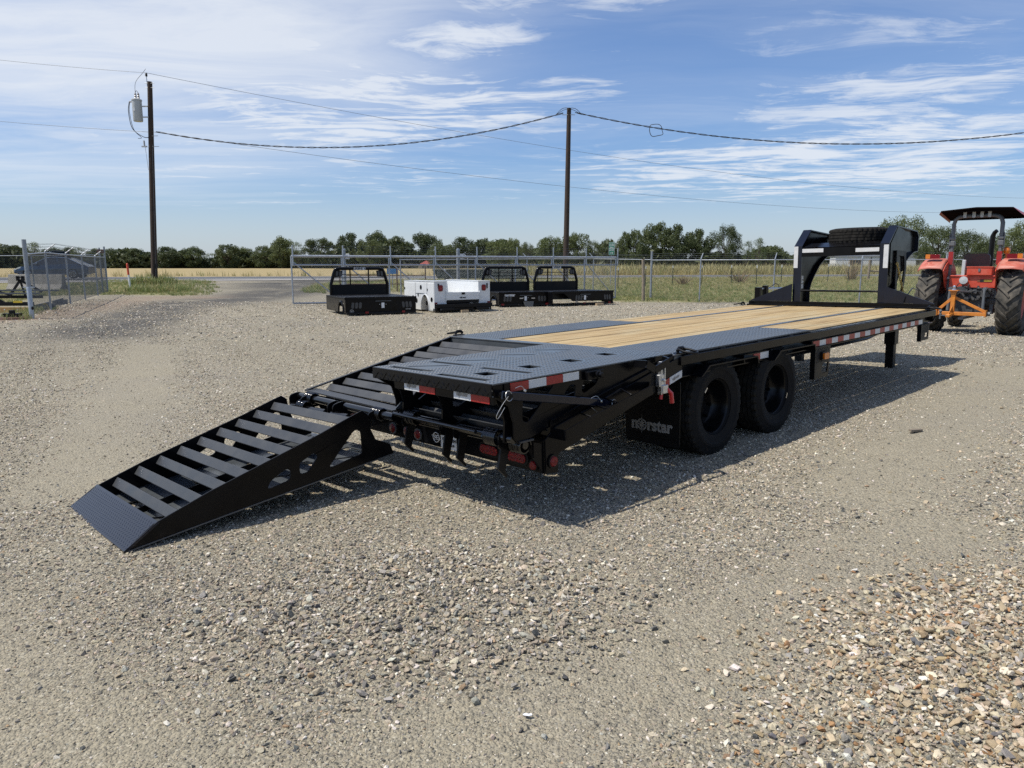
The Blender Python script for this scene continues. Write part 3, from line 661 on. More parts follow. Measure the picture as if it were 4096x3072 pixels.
nl = neck(.500, .616, .56); nr = neck(-.665, -.555, -.6)
# smooth outer cheek of the right beam and the box round the coupler chain
MB().prism([(5.90, 1.13), (6.25, 1.30), (6.46, 1.33), (6.48, 1.58), (6.37, 1.87), (6.13, 1.91), (5.89, 1.69)], 'Y', -.672, -.666).build('neck_cheek', M['black'], T)
MB().prism([(6.05, 1.00), (6.36, 1.00), (6.45, 1.36), (6.39, 1.59), (6.05, 1.60)], 'Y', -.70, -.682, holes=[[(6.12, 1.06), (6.31, 1.06), (6.38, 1.36), (6.33, 1.52), (6.12, 1.53)]]).build('chain_box', M['blackmatte'], T)
m = MB(); m.box(5.85, 5.88, -.555, .500, 1.545, 1.665); m.prism([(5.862, 1.665), (5.85, 1.672), (6.14, 1.735), (6.14, 1.722)], 'Y', -.555, .500); m.box(6.1, 6.9, -.555, .5, 1.66, 1.69); m.box(6.75, 6.95, -.555, .5, 1.60, 1.84)
m.build('neck_crossbeam', M['black'], T)
MB().lathe([(0, 1.56), (.06, 1.56), (.06, 1.655), (.0, 1.655)], 16, 'Z', (6.85, -.03, 0)).build('coupler_tube', M['black'], T, smooth=40)
MB().cyl((5.855, .500, 1.066), (5.855, -.556, 1.062), .014, 10).build('neck_rod', M['black'], T, smooth=40)
for y0, y1, z0, z1 in ((.555, .614, 1.39, 1.692), (-.662, -.603, 1.372, 1.676)): MB().box(5.8415, 5.8445, y0, y1, z0, z1).build('reflector_tape', M['whitetape'], T)
for y0, y1, z0, z1 in ((.197, .496, 1.602, 1.655), (-.543, -.240, 1.592, 1.644)): MB().box(5.8465, 5.8495, y0, y1, z0, z1).build('reflector_tape', M['whitetape'], T)
for z0, z1 in ((1.22, 1.275), (1.165, 1.21), (1.09, 1.155)): MB().box(5.99, 6.07, .5635, .5655 - .0, z0, z1).box(5.95, 6.03, .5465, .5485, z0, z1).build('sticker', M['sticker'], T)
m = MB()
for i in range(15):      # safety chain, link by link
    p = Vector((6.03 + .008*i, -.715 - .004*i, 1.42 - .026*i)); k = i % 2
    a = Vector((1, 0, 0)) if k else Vector((0, 1, 0)); pts = [p + a*(.013*math.cos(t)) + Vector((0, 0, .021*math.sin(t))) for t in np.linspace(0, 2*PI, 9)[:-1]]
    m.tube(pts, .0055, 5, closed=True)
m.build('safety_chain', M['gold'], T, smooth=60)
m = MB(); m.tube([(5.79, -.90, .93), (5.80, -.92, 1.0), (6.1, -.90, 1.10), (6.36, -.9, 1.06), (6.38, -.9, .98)], .007, 6); m.build('step_rod', M['black'], T, smooth=50)
m = MB(); m.box(6.10, 6.19, 1.26, 1.34, .70, 1.10); m.box(6.32, 6.40, 1.26, 1.33, .70, 1.12); m.box(5.79, 6.5, 1.22, 1.30, .78, .86); m.build('winch_post', M['black'], T, bevel=.005)
MB().cyl((6.15, 1.30, 1.075), (6.95, 1.30, 1.055), .017, 10).build('winch_bar', M['zinc'], T, smooth=40)
m = MB(); m.tube([(6.42, 1.3, 1.06), (6.70, 1.30, 1.14), (6.80, 1.30, 1.12), (6.88, 1.3, 1.02)], .006, 6); m.build('winch_handle', M['black'], T, smooth=50)
# landing jacks
for s in (-1, 1):
    y = .64*s; m = MB(); m.box(6.14, 6.28, y-.07, y+.07, .33, .98); m.box(6.157, 6.263, y-.053, y+.053, -.08, .34); j = m.build('landing_jack', M['blackmatte'], T, bevel=.006)
    MB().box(6.07, 6.35, y-.13, y+.13, -.095, -.08).build('foot_plate', M['blackmatte'], j)
# reflective tape along the near side rail
n = 22; w = (5.36 - 2.27)/n
for i in range(n): MB().box(2.27 + w*i, 2.27 + w*(i+1) - .001, -1.2665, -1.2635, .694, .746).build('reflector_tape', M['redtape' if i % 2 == 0 else 'whitetape'], T)
MB().box(2.25, 5.40, -1.2625, -1.209, .690, .750).build('tape_bar', M['black'], T)
MB().box(.98, 1.47, -1.2625, -1.209, .685, .750).build('tape_bar', M['black'], T)
MB().box(1.13, 1.245, -1.2665, -1.2635, .688, .742).build('reflector_tape', M['redtape'], T)
MB().box(1.246, 1.39, -1.2665, -1.2635, .690, .744).build('reflector_tape', M['whitetape'], T)
# side steps with diamond tread
def side_step(x0, x1, z0, z1, lampz):
    m = MB(); out = [(x0, z1), (x0, z0), (x1 - .03, z0), (x1, z1)]
    m.prism(out, 'Y', -1.282, -1.270, holes=[[(x0 + (x1-x0)*.42, z0 + .035), (x1 - .055, z0 + .035), (x1 - .045, z0 + (z1-z0)*.45), (x0 + (x1-x0)*.5, z0 + (z1-z0)*.45)]]); m.box(x0 - .012, x0, -1.282, -1.235, z0 - .01, z1)
    p = m.build('side_step', M['blackmatte'], T); l = MB()
    lugs(l, x0, x1 - .03, z0 + (z1-z0)*.48, z1, 0, pitch=.04, ln=.03, wd=.009, h=.003, fn=lambda x, y, h: (x, -1.282 - h, y)); l.build('tread_lugs', M['blackmatte'], p, fix=False)['kind'] = 'stuff'
    if lampz:
        MB().prism(rrect(x0 + .17, lampz, .135, .082, .02), 'Y', -1.300, -1.2825).build('lamp_bezel', M['blackmatte'], p)
        MB().prism(rrect(x0 + .17, lampz, .105, .060, .015), 'Y', -1.318, -1.3005).build('amber_marker_lamp', M['amber'], p, bevel=.006)
side_step(2.30, 2.63, .392, .69, .595); side_step(5.30, 5.59, .488, .684, 0)
MB().tube([(5.66, -1.27, .70), (5.66, -1.30, .715), (5.70, -1.30, .75), (5.72, -1.28, .70)], .010, 6).build('tie_hook', M['black'], T, smooth=40)
# low fenders over the wheels
for x0, x1, drop in ((.24, 1.125, 1), (1.385, 2.21, 1)):
    MB().prism([(x0, .665), (x0 + .12, .740), (x1 - .025, .736), (x1, .672), (x1 - .015, .668), (x1 - .038, .724), (x0 + .128, .728), (x0 + .016, .660)], 'Y', -1.325, -.74).build('fender', M['black'], T, bevel=.003)
    MB().prism([(x0, .665), (x0 + .12, .740), (x1 - .025, .736), (x1, .672), (x1 - .015, .668), (x1 - .038, .724), (x0 + .128, .728), (x0 + .016, .660)], 'Y', .74, 1.325).build('fender', M['black'], T)
# wheels
def tyre_mesh(R, w, rb, n=108, depth=.016):
    h = w/2; rows = []      # (y, r, kind)
    rows += [(-h*.72, rb - .004, 0), (-h*.86, rb + .012, 0), (-h*.96, rb + (R-rb)*.30, 0), (-h*.995, rb + (R-rb)*.44, 0), (-h*1.02, rb + (R-rb)*.47, 0), (-h*1.02, rb + (R-rb)*.60, 0), (-h*.995, rb + (R-rb)*.63, 0), (-h*.97, rb + (R-rb)*.74, 0), (-h*.90, R - .016, 2), (-h*.80, R - .003, 2)]
    gs = [-.52, -.18, .18, .52]; g = .032
    edges = [-.80] + [q for c in gs for q in (c - g, c + g)] + [.80]
    for i in range(0, len(edges), 2):
        a, b = edges[i]*h, edges[i+1]*h; k = 2 if i in (0, len(edges)-2) else 1
        if i: rows += [(a, R - depth, 0), (a, R, k)]
        if i < len(edges)-2: rows += [(b, R, k), (b, R - depth, 0)]
    rows += [(h*.80, R - .003, 2), (h*.90, R - .016, 2), (h*.97, rb + (R-rb)*.74, 0), (h*.995, rb + (R-rb)*.63, 0), (h*1.02, rb + (R-rb)*.60, 0), (h*1.02, rb + (R-rb)*.47, 0), (h*.995, rb + (R-rb)*.44, 0), (h*.96, rb + (R-rb)*.30, 0), (h*.86, rb + .012, 0), (h*.72, rb - .004, 0)]
    m = len(rows); vs = []
    for k in range(n):
        a = 2*PI*k/n
        for y, r, kind in rows:
            rr = r
            if kind == 2 and k % 3 == 0: rr -= .016
            if kind == 1 and (k + (1 if y > 0 else 0)) % 4 == 0: rr -= .010
            vs.append((rr*math.cos(a), y, rr*math.sin(a)))
    fs = [(k*m+i, k*m+i+1, ((k+1) % n)*m+i+1, ((k+1) % n)*m+i) for k in range(n) for i in range(m-1)]
    b = MB(); b.add(vs, fs); b.mi = [1 if rows[i][2] and rows[i+1][2] else 0 for k in range(n) for i in range(m-1)]; return b
TY = tyre_mesh(.392, .235, .214)  .build('tyre', [M['rubber'], M['treadtop']], None, smooth=24, link=False)
def rim_builder():
    m = MB(); m.lathe([(.222, -.103), (.226, -.094), (.214, -.088), (.203, -.07), (.200, -.02), (.192, -.005), (.186, .03), (.170, .048), (.100, .055), (.078, .050), (.078, .035), (.062, .030), (.0, .030)], 40, 'Y')
    m.lathe([(.203, -.07), (.203, .09), (.222, .103), (.214, .106), (.19, .08)], 40, 'Y')
    for k in range(8):
        a = 2*PI*k/8; m.lathe([(.0, .022), (.013, .022), (.013, .05)], 8, 'Y', (.128*math.cos(a), 0, .128*math.sin(a)))
    return m
RIM = rim_builder().build('rim', M['rim'], None, smooth=35, link=False)
for s in (-1, 1):
    for xw in (.592, 1.598):
        for yo in (1.145, .885):
            w = bpy.data.objects.new('wheel', TY.data); w.name = 'wheel'; COL.objects.link(w); w.parent = T
            w.location = (xw, yo*s, .379 if s < 0 else .39); w.rotation_euler = (0, random.uniform(0, 6), 0)
            r = bpy.data.objects.new('rim', RIM.data); COL.objects.link(r); r.parent = w; r.rotation_euler = (0, 0, PI if s > 0 else 0)
for xw in (.592, 1.598): MB().cyl((xw, -1.0, .38), (xw, 1.0, .38), .06, 12).box(xw - .25, xw + .25, -.53, -.47, .44, .52).box(xw - .25, xw + .25, .47, .53, .44, .52).build('axle', M['blackmatte'], T, smooth=40)
for xw, a in ((.592, 2.3), (1.598, -.45)):
    m = MB()
    for k in range(3):
        t = a + .075*k; m.obox((xw + .219*math.cos(t), -1.246, .379 + .219*math.sin(t)), (.012, .006, .016), Matrix.Rotation(-t, 3, 'Y'))
    m.build('balance_weight', M['zinc'], T)
# mud flaps and the wordmark on the near one
def star(m, c, R, n=8, th=.0015):
    pts = []
    for k in range(2*n):
        r = (R if k % 4 == 0 else R*.62) if k % 2 == 0 else R*.22
        a = PI/2 + PI*k/n; pts.append((c[0] + r*math.cos(a), c[1] + r*math.sin(a)))
    return pts
def norstar(parent, org, xd, yd, w, mat, name='wordmark'):
    """serif-like wordmark with a compass rose in place of the o; org = centre"""
    xd = Vector(xd).normalized(); yd = Vector(yd).normalized(); zd = xd.cross(yd); org = Vector(org); s = w/4.15
    def O(x, y): return org + xd*(x*s) + yd*(y*s)
    a = text_obj('n', s*1.42, mat, parent, O(-1.72, .02), xd, yd, name, .04)
    text_obj('rstar', s*1.42, mat, parent, O(.86, .02), xd, yd, name, .04, sx=.93)
    m = MB(); flat = star(m, (0, 0), .80)
    def P(q, z): v = O(q[0] - .95, q[1] - .02) + zd*z; return tuple(v)
    n = len(flat); m.add([P(q, .0) for q in flat] + [P(q, .002) for q in flat] + [P((0, 0), .0035)], [(i, (i+1) % n, n + (i+1) % n, n+i) for i in range(n)] + [(n+i, n+(i+1) % n, 2*n) for i in range(n)])
    for a0 in range(4):
        ts = np.linspace(a0*PI/2 + .22, (a0+1)*PI/2 - .22, 6); o = [(-0+.52*math.cos(t), .52*math.sin(t)) for t in ts] + [(.40*math.cos(t), .40*math.sin(t)) for t in ts[::-1]]
        k = len(o); m.add([P(q, 0) for q in o] + [P(q, .002) for q in o], [tuple(range(k, 2*k))] + [(i, (i+1) % k, k + (i+1) % k, k+i) for i in range(k)])
    for sx_ in (-.78, .86):      # small serifs under the stems
        o = [(sx_ - .14 - .85, -.42), (sx_ + .10 - .85, -.42), (sx_ + .10 - .85, -.36), (sx_ - .14 - .85, -.36)]
        m.add([P((q[0]+.95-.15, q[1]), .001) for q in o], [(0, 1, 2, 3)])
    m.build(name, mat, parent)
for s in (-1, 1):
    y0, y1 = (.722, 1.222)
    f = MB().prism(rrect((y0+y1)/2*s, .385, y1-y0, .52, .03), 'X', .118, .124).build('mud_flap', M['blackmatte'], T)
    MB().box(.112, .1175, min(y0*s, y1*s) + .02, max(y0*s, y1*s) - .02, .168, .176).box(.112, .1175, min(y0*s, y1*s) + .02, max(y0*s, y1*s) - .02, .195, .199).build('flap_rib', M['blackmatte'], f)
    norstar(f, (.1165, .965*s, .268), (0, -1, 0), (0, 0, 1), .37, M['greyink'])
# ---------------- dovetail
for s in (-1, 1):
    ch = MB(); ch.prism([(.05, .838), (.06, .694), (-1.275, .378), (-1.285, .262), (-1.39, .272), (-1.393, .483), (-1.30, .548)], 'Y', 1.262*s, 1.275*s)
    ch.bar((.03, 1.252*s, .860), (-1.58 if s > 0 else -1.33, 1.252*s, .539 if s > 0 else .587), .034, .010, (0, 0, 1)); ch.prism([(.03, .856), (-1.33, .583), (-1.33, .50), (.03, .76)], 'Y', 1.254*s, 1.261*s)
    ch.build('dovetail_rail', M['black'], T, bevel=.002)
    m = MB().bar((.0, 1.08*s, .70), (-1.42, 1.08*s, .42), .012, .10)
    if s < 0: m.bar((-.3, 1.08*s, .80), (-1.42, 1.08*s, .562), .05, .01)
    m.build('dovetail_stringer', M['black'], T)
MB().bar((0, .02, .745), (-1.50, .02, .44), .014, .10).build('dovetail_stringer', M['black'], T)
MB().bar((0, -.02, .745), (-1.50, -.02, .44), .014, .10).build('dovetail_stringer', M['black'], T)
ANG = [(0, 0), (.058, -.060), (.051, -.067), (0, -.012), (-.051, -.067), (-.058, -.060)]
ANGD = [(x*.80, z*.80) for x, z in ANG]
def rung(xa, za, y0, y1, parent, dz0=0., dz1=0., name='rung', mat='rung'):
    """angle iron, apex up, running across; dz tilts its two ends"""
    vs = [(xa + x, y0, za + dz0 + z) for x, z in ANGD] + [(xa + x, y1, za + dz1 + z) for x, z in ANGD]
    m = MB(); m.add(vs, [(0, 1, 2, 3), (0, 3, 4, 5), (9, 8, 7, 6), (11, 10, 9, 6)] + [(i, (i+1) % 6, 6 + (i+1) % 6, 6 + i) for i in range(6)])
    return m.build(name, M[mat], parent, bevel=.004)
for i in range(9):
    x = -.157 - .1511*i; z = .818 - .0311*i
    rung(x, z, .035, 1.235, T); rung(x, z, -1.235, -.035, T)
MB().bar((-1.535, 1.265, .535), (-1.505, .06, .512), .11, .010).build('dovetail_lip', M['rung'], T)
MB().bar((-1.535, -1.265, .50), (-1.505, -.06, .512), .11, .010).build('dovetail_lip', M['rung'], T)
MB().box(-1.392, -1.285, -1.262, 1.262, .268, .478).build('rear_bumper', M['black'], T, bevel=.004)
for s in (-1, 1):
    MB().prism([(-1.475, .48), (-1.393, .455), (-1.393, .27), (-1.475, .385)], 'Y', 1.245*s, 1.257*s).build('bumper_gusset', M['black'], T)
    for y, z in ((.788*s, .343), (1.040*s, .340)):
        r = MB().prism(rrect(y, z, .205, .092, .045), 'X', -1.408, -1.3925).build('tail_light', M['blackmatte'], T, smooth=30)
        l = MB().prism(rrect(y, z, .165, .058, .028), 'X', -1.416, -1.4085)
        l.build('lens', M['redlens'], r, bevel=.004)
        m = MB()
        for a in range(6):
            for b in (-.014, .014): m.lathe([(0, -1.4195), (.006, -1.418), (.009, -1.4163)], 6, 'X', (0, y - .062 + .025*a, z + b))
        m.build('lens_dots', M['redlens'], r, fix=False)
    r = MB().lathe([(0, -1.401), (.037, -1.401), (.037, -1.3925)], 24, 'X', (0, 1.175*s, .31)).build('marker_light', M['blackmatte'], T, smooth=40)
    MB().lathe([(0, -1.412), (.024, -1.410), (.029, -1.4015)], 24, 'X', (0, 1.175*s, .31)).build('lens', M['redlens'], r, smooth=50)
    r = MB().lathe([(0, 1.286*s), (.043, 1.286*s), (.043, 1.2755*s)], 24, 'Y', (-1.333, 0, .341)).build('side_marker', M['blackmatte'], T, smooth=40)
    MB().lathe([(0, 1.294*s), (.028, 1.293*s), (.033, 1.2865*s)], 24, 'Y', (-1.333, 0, .341)).build('lens', M['redlens'], r, smooth=50)
for y in (-.012, .118, .30):
    r = MB().lathe([(0, -1.402), (.044, -1.402), (.044, -1.3925)], 24, 'X', (0, y, .325)).build('round_light', M['greysteel'], T, smooth=40)
    MB().lathe([(0, -1.412), (.028, -1.410), (.034, -1.4025)], 24, 'X', (0, y, .325)).build('lens', M['redlens'], r, smooth=50)
# dealer sticker and round emblem on the bumper
p = MB().box(-1.3955, -1.3928, -.445, -.275, .272, .402).build('dealer_sticker', M['sticker'], T)
text_obj('EQUIPMENT', .030, M['ink'], p, (-1.397, -.375, .335), (0, -1, 0), (0, 0, 1), bold=.03)
text_obj('-549', .026, M['ink'], p, (-1.397, -.40, .300), (0, -1, 0), (0, 0, 1), bold=.02)
text_obj('N', .05, M['ink'], p, (-1.397, -.300, .378), (0, -1, 0), (0, 0, 1), bold=.03)
m = MB(); cy, cz = -.222, .335; R = .034
m.tube([(-1.394, cy + R*math.cos(t), cz + R*math.sin(t)) for t in np.linspace(0, 2*PI, 25)[:-1]], .0035, 6, closed=True)
for y0, y1, z0, z1 in ((cy+.017, cy+.011, cz-.020, cz+.018), (cy+.018, cy-.002, cz+.012, cz+.018), (cy+.018, cy-.002, cz-.003, cz+.003), (cy-.002, cy-.008, cz-.002, cz+.017), (cy-.008, cy-.026, cz+.013, cz+.018), (cy-.010, cy-.026, cz-.002, cz+.003), (cy-.008, cy-.026, cz-.018, cz-.013), (cy-.004, cy-.010, cz-.018, cz+.002)):
    m.box(-1.3965, -1.394, min(y0, y1), max(y0, y1), z0, z1)
m.box(-1.3965, -1.394, cy+.028, cy+.046, cz+.010, cz+.014); m.box(-1.3965, -1.394, cy-.046, cy-.026, cz-.012, cz-.008)
m.build('round_emblem', M['sticker'], T)
# near-side toe rails on the dovetail, bolts, upper bracket, latch, tape
for x0, z0, x1, z1 in ((-1.31, .470, -.38, .675),):
    MB().bar((-1.335, -1.385, .515), (-1.20, -1.385, .545), .012, .062).bar((-1.20, -1.385, .545), (-.47, -1.385, .672), .012, .062).bar((-.47, -1.385, .672), (-.33, -1.29, .665), .012, .062).bar((-1.335, -1.39, .515), (-1.335, -1.275, .515), .012, .062).build('toe_rail', M['black'], T)
MB().tube([(-.86, -1.385, .64), (-.86, -1.30, .66), (-.70, -1.30, .70), (-.70, -1.385, .67)], .006, 6).build('rope_loop', M['black'], T, smooth=40)
MB().tube([(-1.10, -1.385, .59), (-1.10, -1.30, .60), (-.96, -1.30, .63), (-.96, -1.385, .62)], .006, 6).build('rope_loop', M['black'], T, smooth=40)
MB().cyl((-1.30, -1.275, .52), (-1.30, -1.335, .52), .017, 6).build('hinge_bolt', M['black'], T)
MB().bar((-.50, -1.36, .845), (-.40, -1.36, .795), .010, .05).bar((-.40, -1.36, .795), (-.24, -1.36, .835), .010, .05).bar((-.24, -1.36, .835), (-.20, -1.28, .84), .010, .05).bar((-.50, -1.36, .845), (-.52, -1.28, .845), .010, .05).build('stake_bracket', M['black'], T)
for a, b, mt in ((-.175, -.108, 'redtape'), (-.107, .048, 'whitetape')):
    f = lambda x: .700 + (x + .105)*.235
    t = MB().prism([(a, f(a) - .052), (b, f(b) - .052), (b, f(b)), (a, f(a))], 'Y', -1.2795, -1.2765).build('reflector_tape', M[mt], T)
    if mt == 'whitetape': norstar(t, (-.03, -1.281, f(-.03) - .026), (1, 0, .235), (0, 0, 1), .085, M['greyink'])
lt = MB().box(-.262, -.250, -1.315, -1.285, .60, .83).box(-.222, -.212, -1.315, -1.290, .62, .80).build('toggle_latch', M['zinc'], T)
MB().box(-.278, -.212, -1.312, -1.277, .655, .74).box(-.262, -.205, -1.32, -1.29, .80, .832).box(-.25, -.19, -1.325, -1.285, .605, .665).cyl((-.235, -1.28, .70), (-.235, -1.33, .70), .012, 8).build('latch_body', M['zinc'], lt, bevel=.003)
MB().tube([(-.195, -1.315, .635), (-.165, -1.33, .60), (-.160, -1.335, .53)], [.013, .016, .017], 8).tube([(-.235, -1.30, .615), (-.245, -1.30, .565)], [.010, .012], 8).build('latch_handle', M['reddip'], lt, smooth=40)
# ---------------- ramps: outline in (s, d), s from the foot to the toe, d up from the slotted plate
RT = [(1.79, .0), (1.79, .010), (1.626, .096), (1.29, .172), (.53, .302), (.31, .348), (.20, .368), (.16, .33)]
RB = [(.16, .235), (.13, .14), (.02, .072), (.0, .0)]
ROUT = RT + RB
RH = [roundpoly([(.95, .062), (.92, .105), (.80, .150), (.775, .125), (.80, .070)], .02), roundpoly([(.72, .085), (.71, .155), (.60, .19), (.575, .165), (.665, .078)], .02), roundpoly([(.52, .055), (.28, .255), (.235, .235), (.25, .075)], .03)]
SLOTS = [(-1.23, -1.43, 'd', 0)]
def ramp_plate_holes():
    """cut-outs of the plate in ramp coordinates (s, t): t across from the hinge-side centre edge"""
    H = []
    def quad(s0, t0, s1, t1, w): H.append([(s0 - w, t0), (s0 + w, t0), (s1 + w, t1), (s1 - w, t1)])
    quad(.085, .085, .115, .485, .028); quad(.42, .10, .45, .485, .028); quad(.065, .615, .085, 1.045, .028); quad(.42, .62, .45, 1.035, .028)
    quad(.16, .175, .36, .37, .022); quad(.56, .205, .75, .405, .022); quad(.97, .215, 1.14, .42, .022); quad(1.355, .215, 1.53, .425, .022)
    for s, t in ((.26, .84), (.65, .835), (1.045, .85), (1.47, .82)): H.append([(s-.05, t-.075), (s+.06, t-.055), (s+.045, t+.075), (s-.065, t+.055)])
    return H
def make_ramp(name, tf, wid, near_sign, lip, matp):
    """tf maps (s, t, d) to trailer space"""
    def solid(outl, t0, t1, holes=(), nm='ramp_side', mt='black', par=None):
        m = MB(); m.prism(outl, 'Y', t0, t1, holes); m.v = [tf(x, y, z) for x, y, z in m.v]; return m.build(nm, M[mt], par, bevel=.003)
    root = solid(ROUT, 0, .012, RH, name, 'black', T)
    solid(ROUT, wid - .012, wid, RH, 'ramp_side', 'black', root)
    for t in (wid*.5 - .006,): solid([(1.70, .001), (1.60, .03), (.9, .075), (.3, .11), (.05, .09), (.02, .001)], t, t + .010, (), 'ramp_rib', 'black', root)
    m = MB(); m.prism([(.0, -.004), (1.79, -.004), (1.79, wid+.004), (.0, wid+.004)], 'Z', -.008, .0, ramp_plate_holes()); m.v = [tf(x, y, z) for x, y, z in m.v]
    m.build('slotted_plate', M['tread'], root)
    m = MB(); hb = [(min(q[0] for q in h), max(q[0] for q in h), min(q[1] for q in h), max(q[1] for q in h)) for h in ramp_plate_holes()]
    if lip: lugs(m, .0, 1.79, .0, wid, 0, holes=hb, fn=lambda x, y, h: tf(x, y, -.008 - h)); m.build('tread_lugs', M['tread'], root, fix=False)['kind'] = 'stuff'
    for i in range(9):
        s = 1.475 - .1505*i; d = np.interp(s, [.31, .53, 1.29, 1.626], [.348, .302, .172, .096]) - .012
        vs = []
        for t in (.012, wid - .012): vs += [tf(s + a, t, d + b) for a, b in ANGD]
        m = MB(); m.add(vs, [(0, 1, 2, 3), (0, 3, 4, 5), (9, 8, 7, 6), (11, 10, 9, 6)] + [(k, (k+1) % 6, 6 + (k+1) % 6, 6+k) for k in range(6)]); m.build('rung', M['rung'], root, bevel=.004)
    m = MB(); m.prism([(1.80, -.002), (1.80, .006), (1.60, .106), (1.592, .095), (1.60, .09), (1.785, -.004)], 'Y', -.004, wid + .004); m.v = [tf(x, y, z) for x, y, z in m.v]; tp = m.build('toe_plate', M['navy'], root)
    m = MB(); sl = math.hypot(.2, .1)
    lugs(m, 0, sl, 0, wid, 0, pitch=.036, fn=lambda x, y, h: tf(1.80 - x*.2/sl + h*.45, y, .006 + x*.1/sl + h*.9)); m.build('tread_lugs', M['navy'], root, fix=False)['kind'] = 'stuff'
    return root
th = math.atan(.115)
def tf_far(s, t, d):
    x = -1.582 - s*math.cos(th) - d*math.sin(th)*1.0; z = .206 - s*math.sin(th) + d*math.cos(th)
    return (x, .03 + t, z + .012 - .030*t/1.19)
def tf_near(s, t, d): return (-1.785 + s*.972, -.085 - t, .866 - .008 - d)
ramp_far = make_ramp('far_ramp', tf_far, 1.19, 1, 0, 'navy'); ramp_far.name = 'ramp'; ramp_far['label'] = 'ramp lowered to the gravel'
ramp_near = make_ramp('near_ramp', tf_near, 1.165, -1, 1, 'tread'); ramp_near.name = 'ramp'; ramp_near['label'] = 'ramp folded flat on the dovetail'
# bent diamond lip on the folded ramp with its lugs
lipo = MB().box(-1.797, -1.787, -1.252, -.083, .793, .867).build('diamond_lip', M['blackmatte'], ramp_near, bevel=.003)
m = MB(); lugs(m, -1.248, -.088, .795, .864, 0, pitch=.046, ln=.036, wd=.009, h=.004, fn=lambda x, y, h: (-1.797 - h, x, y)); m.build('tread_lugs', M['black'], ramp_near, fix=False)['kind'] = 'stuff'
MB().box(-1.775, -1.755, -1.245, -.30, .745, .79).build('tape_bar', M['black'], ramp_near)
for y0, y1, mt in ((-.412, -.568, 'whitetape'), (-.569, -.725, 'redtape'), (-.905, -1.057, 'whitetape'), (-1.058, -1.216, 'redtape')):
    t = MB().box(-1.7785, -1.7755, y1, y0, .748, .790).build('reflector_tape', M[mt], ramp_near)
    if mt == 'whitetape': norstar(ramp_near, (-1.780, (y0+y1)/2, .779), (0, -1, 0), (0, 0, 1), .10, M['greyink'])
MB().box(-1.70, -1.04, -1.2575, -1.2525, .800, .856).build('tape_bar', M['black'], ramp_near)
for i, mt in enumerate(('redtape', 'whitetape', 'redtape', 'whitetape')): MB().box(-1.655 + .147*i, -1.509 + .147*i, -1.2610, -1.2580, .806, .854).build('reflector_tape', M[mt], ramp_near)
# latch box and pin on the near skirt of the folded ramp
MB().box(-1.01, -.85, -1.285, -1.2525, .792, .846).cyl((-.93, -1.285, .822), (-.93, -1.335, .822), .016, 8).cyl((-.93, -1.30, .822), (-.93, -1.312, .822), .026, 8).build('ramp_latch', M['black'], ramp_near, bevel=.003)
# dark legs under the folded ramp, brace bar with rings and cables
for y in (-.20, -.62, -1.19):
    o = [(-1.72, .79), (-1.70, .735), (-1.665, .70), (-1.645, .62), (-1.655, .50), (-1.56, .475), (-1.35, .50), (-1.28, .62), (-1.44, .66), (-1.515, .622), (-1.56, .635), (-1.566, .70), (-1.54, .77), (-1.45, .79)]
    MB().prism(o, 'Y', y - .007, y + .007).build('ramp_leg', M['black'], ramp_near)
br = MB().bar((-1.765, -1.305, .808), (-.79, -1.305, .618), .012, .048).build('brace_bar', M['navy'], T, bevel=.004)
for x, z in ((-1.74, .803), (-.81, .622)):
    MB().cyl((x, -1.25, z), (x, -1.35, z), .016, 10).build('brace_pin', M['black'], br, smooth=40)
    MB().tube([(x + .024*math.cos(t), -1.335 + .006*math.sin(t), z + .027*math.sin(t)) for t in np.linspace(0, 2*PI, 17)[:-1]], .0026, 6, closed=True).build('pin_ring', M['cable'], br, smooth=60)
def cablep(pts, n=14):
    P = [Vector(p) for p in pts]; out = []
    for i in range(len(P)-1):
        p0 = P[max(i-1, 0)]; p1 = P[i]; p2 = P[i+1]; p3 = P[min(i+2, len(P)-1)]
        for k in range(n):
            t = k/n; out.append(.5*((2*p1) + (-p0+p2)*t + (2*p0-5*p1+4*p2-p3)*t*t + (-p0+3*p1-3*p2+p3)*t**3))
    out.append(P[-1]); return out
MB().tube(cablep([(-1.745, -1.345, .81), (-1.80, -1.35, .77), (-1.84, -1.34, .71), (-1.82, -1.33, .69), (-1.76, -1.32, .74)]), .0016, 5).build('pin_cable', M['cable'], br, smooth=60)
MB().tube(cablep([(-1.67, -1.315, .835), (-1.63, -1.32, .842), (-1.60, -1.32, .815)]), .0016, 5).lathe([(.0, -1.325), (.008, -1.322), (.008, -1.314)], 8, 'Y', (-1.598, 0, .812)).build('pin_cable', M['cable'], br, smooth=60)
MB().tube(cablep([(-1.02, -1.315, .685), (-.97, -1.32, .692), (-.925, -1.32, .655)]), .0016, 5).lathe([(.0, -1.325), (.008, -1.322), (.008, -1.314)], 8, 'Y', (-.922, 0, .652)).build('pin_cable', M['cable'], br, smooth=60)
MB().tube(cablep([(-.81, -1.345, .60), (-.87, -1.35, .575), (-.97, -1.345, .585), (-1.03, -1.33, .63)]), .0016, 5).build('pin_cable', M['cable'], br, smooth=60)
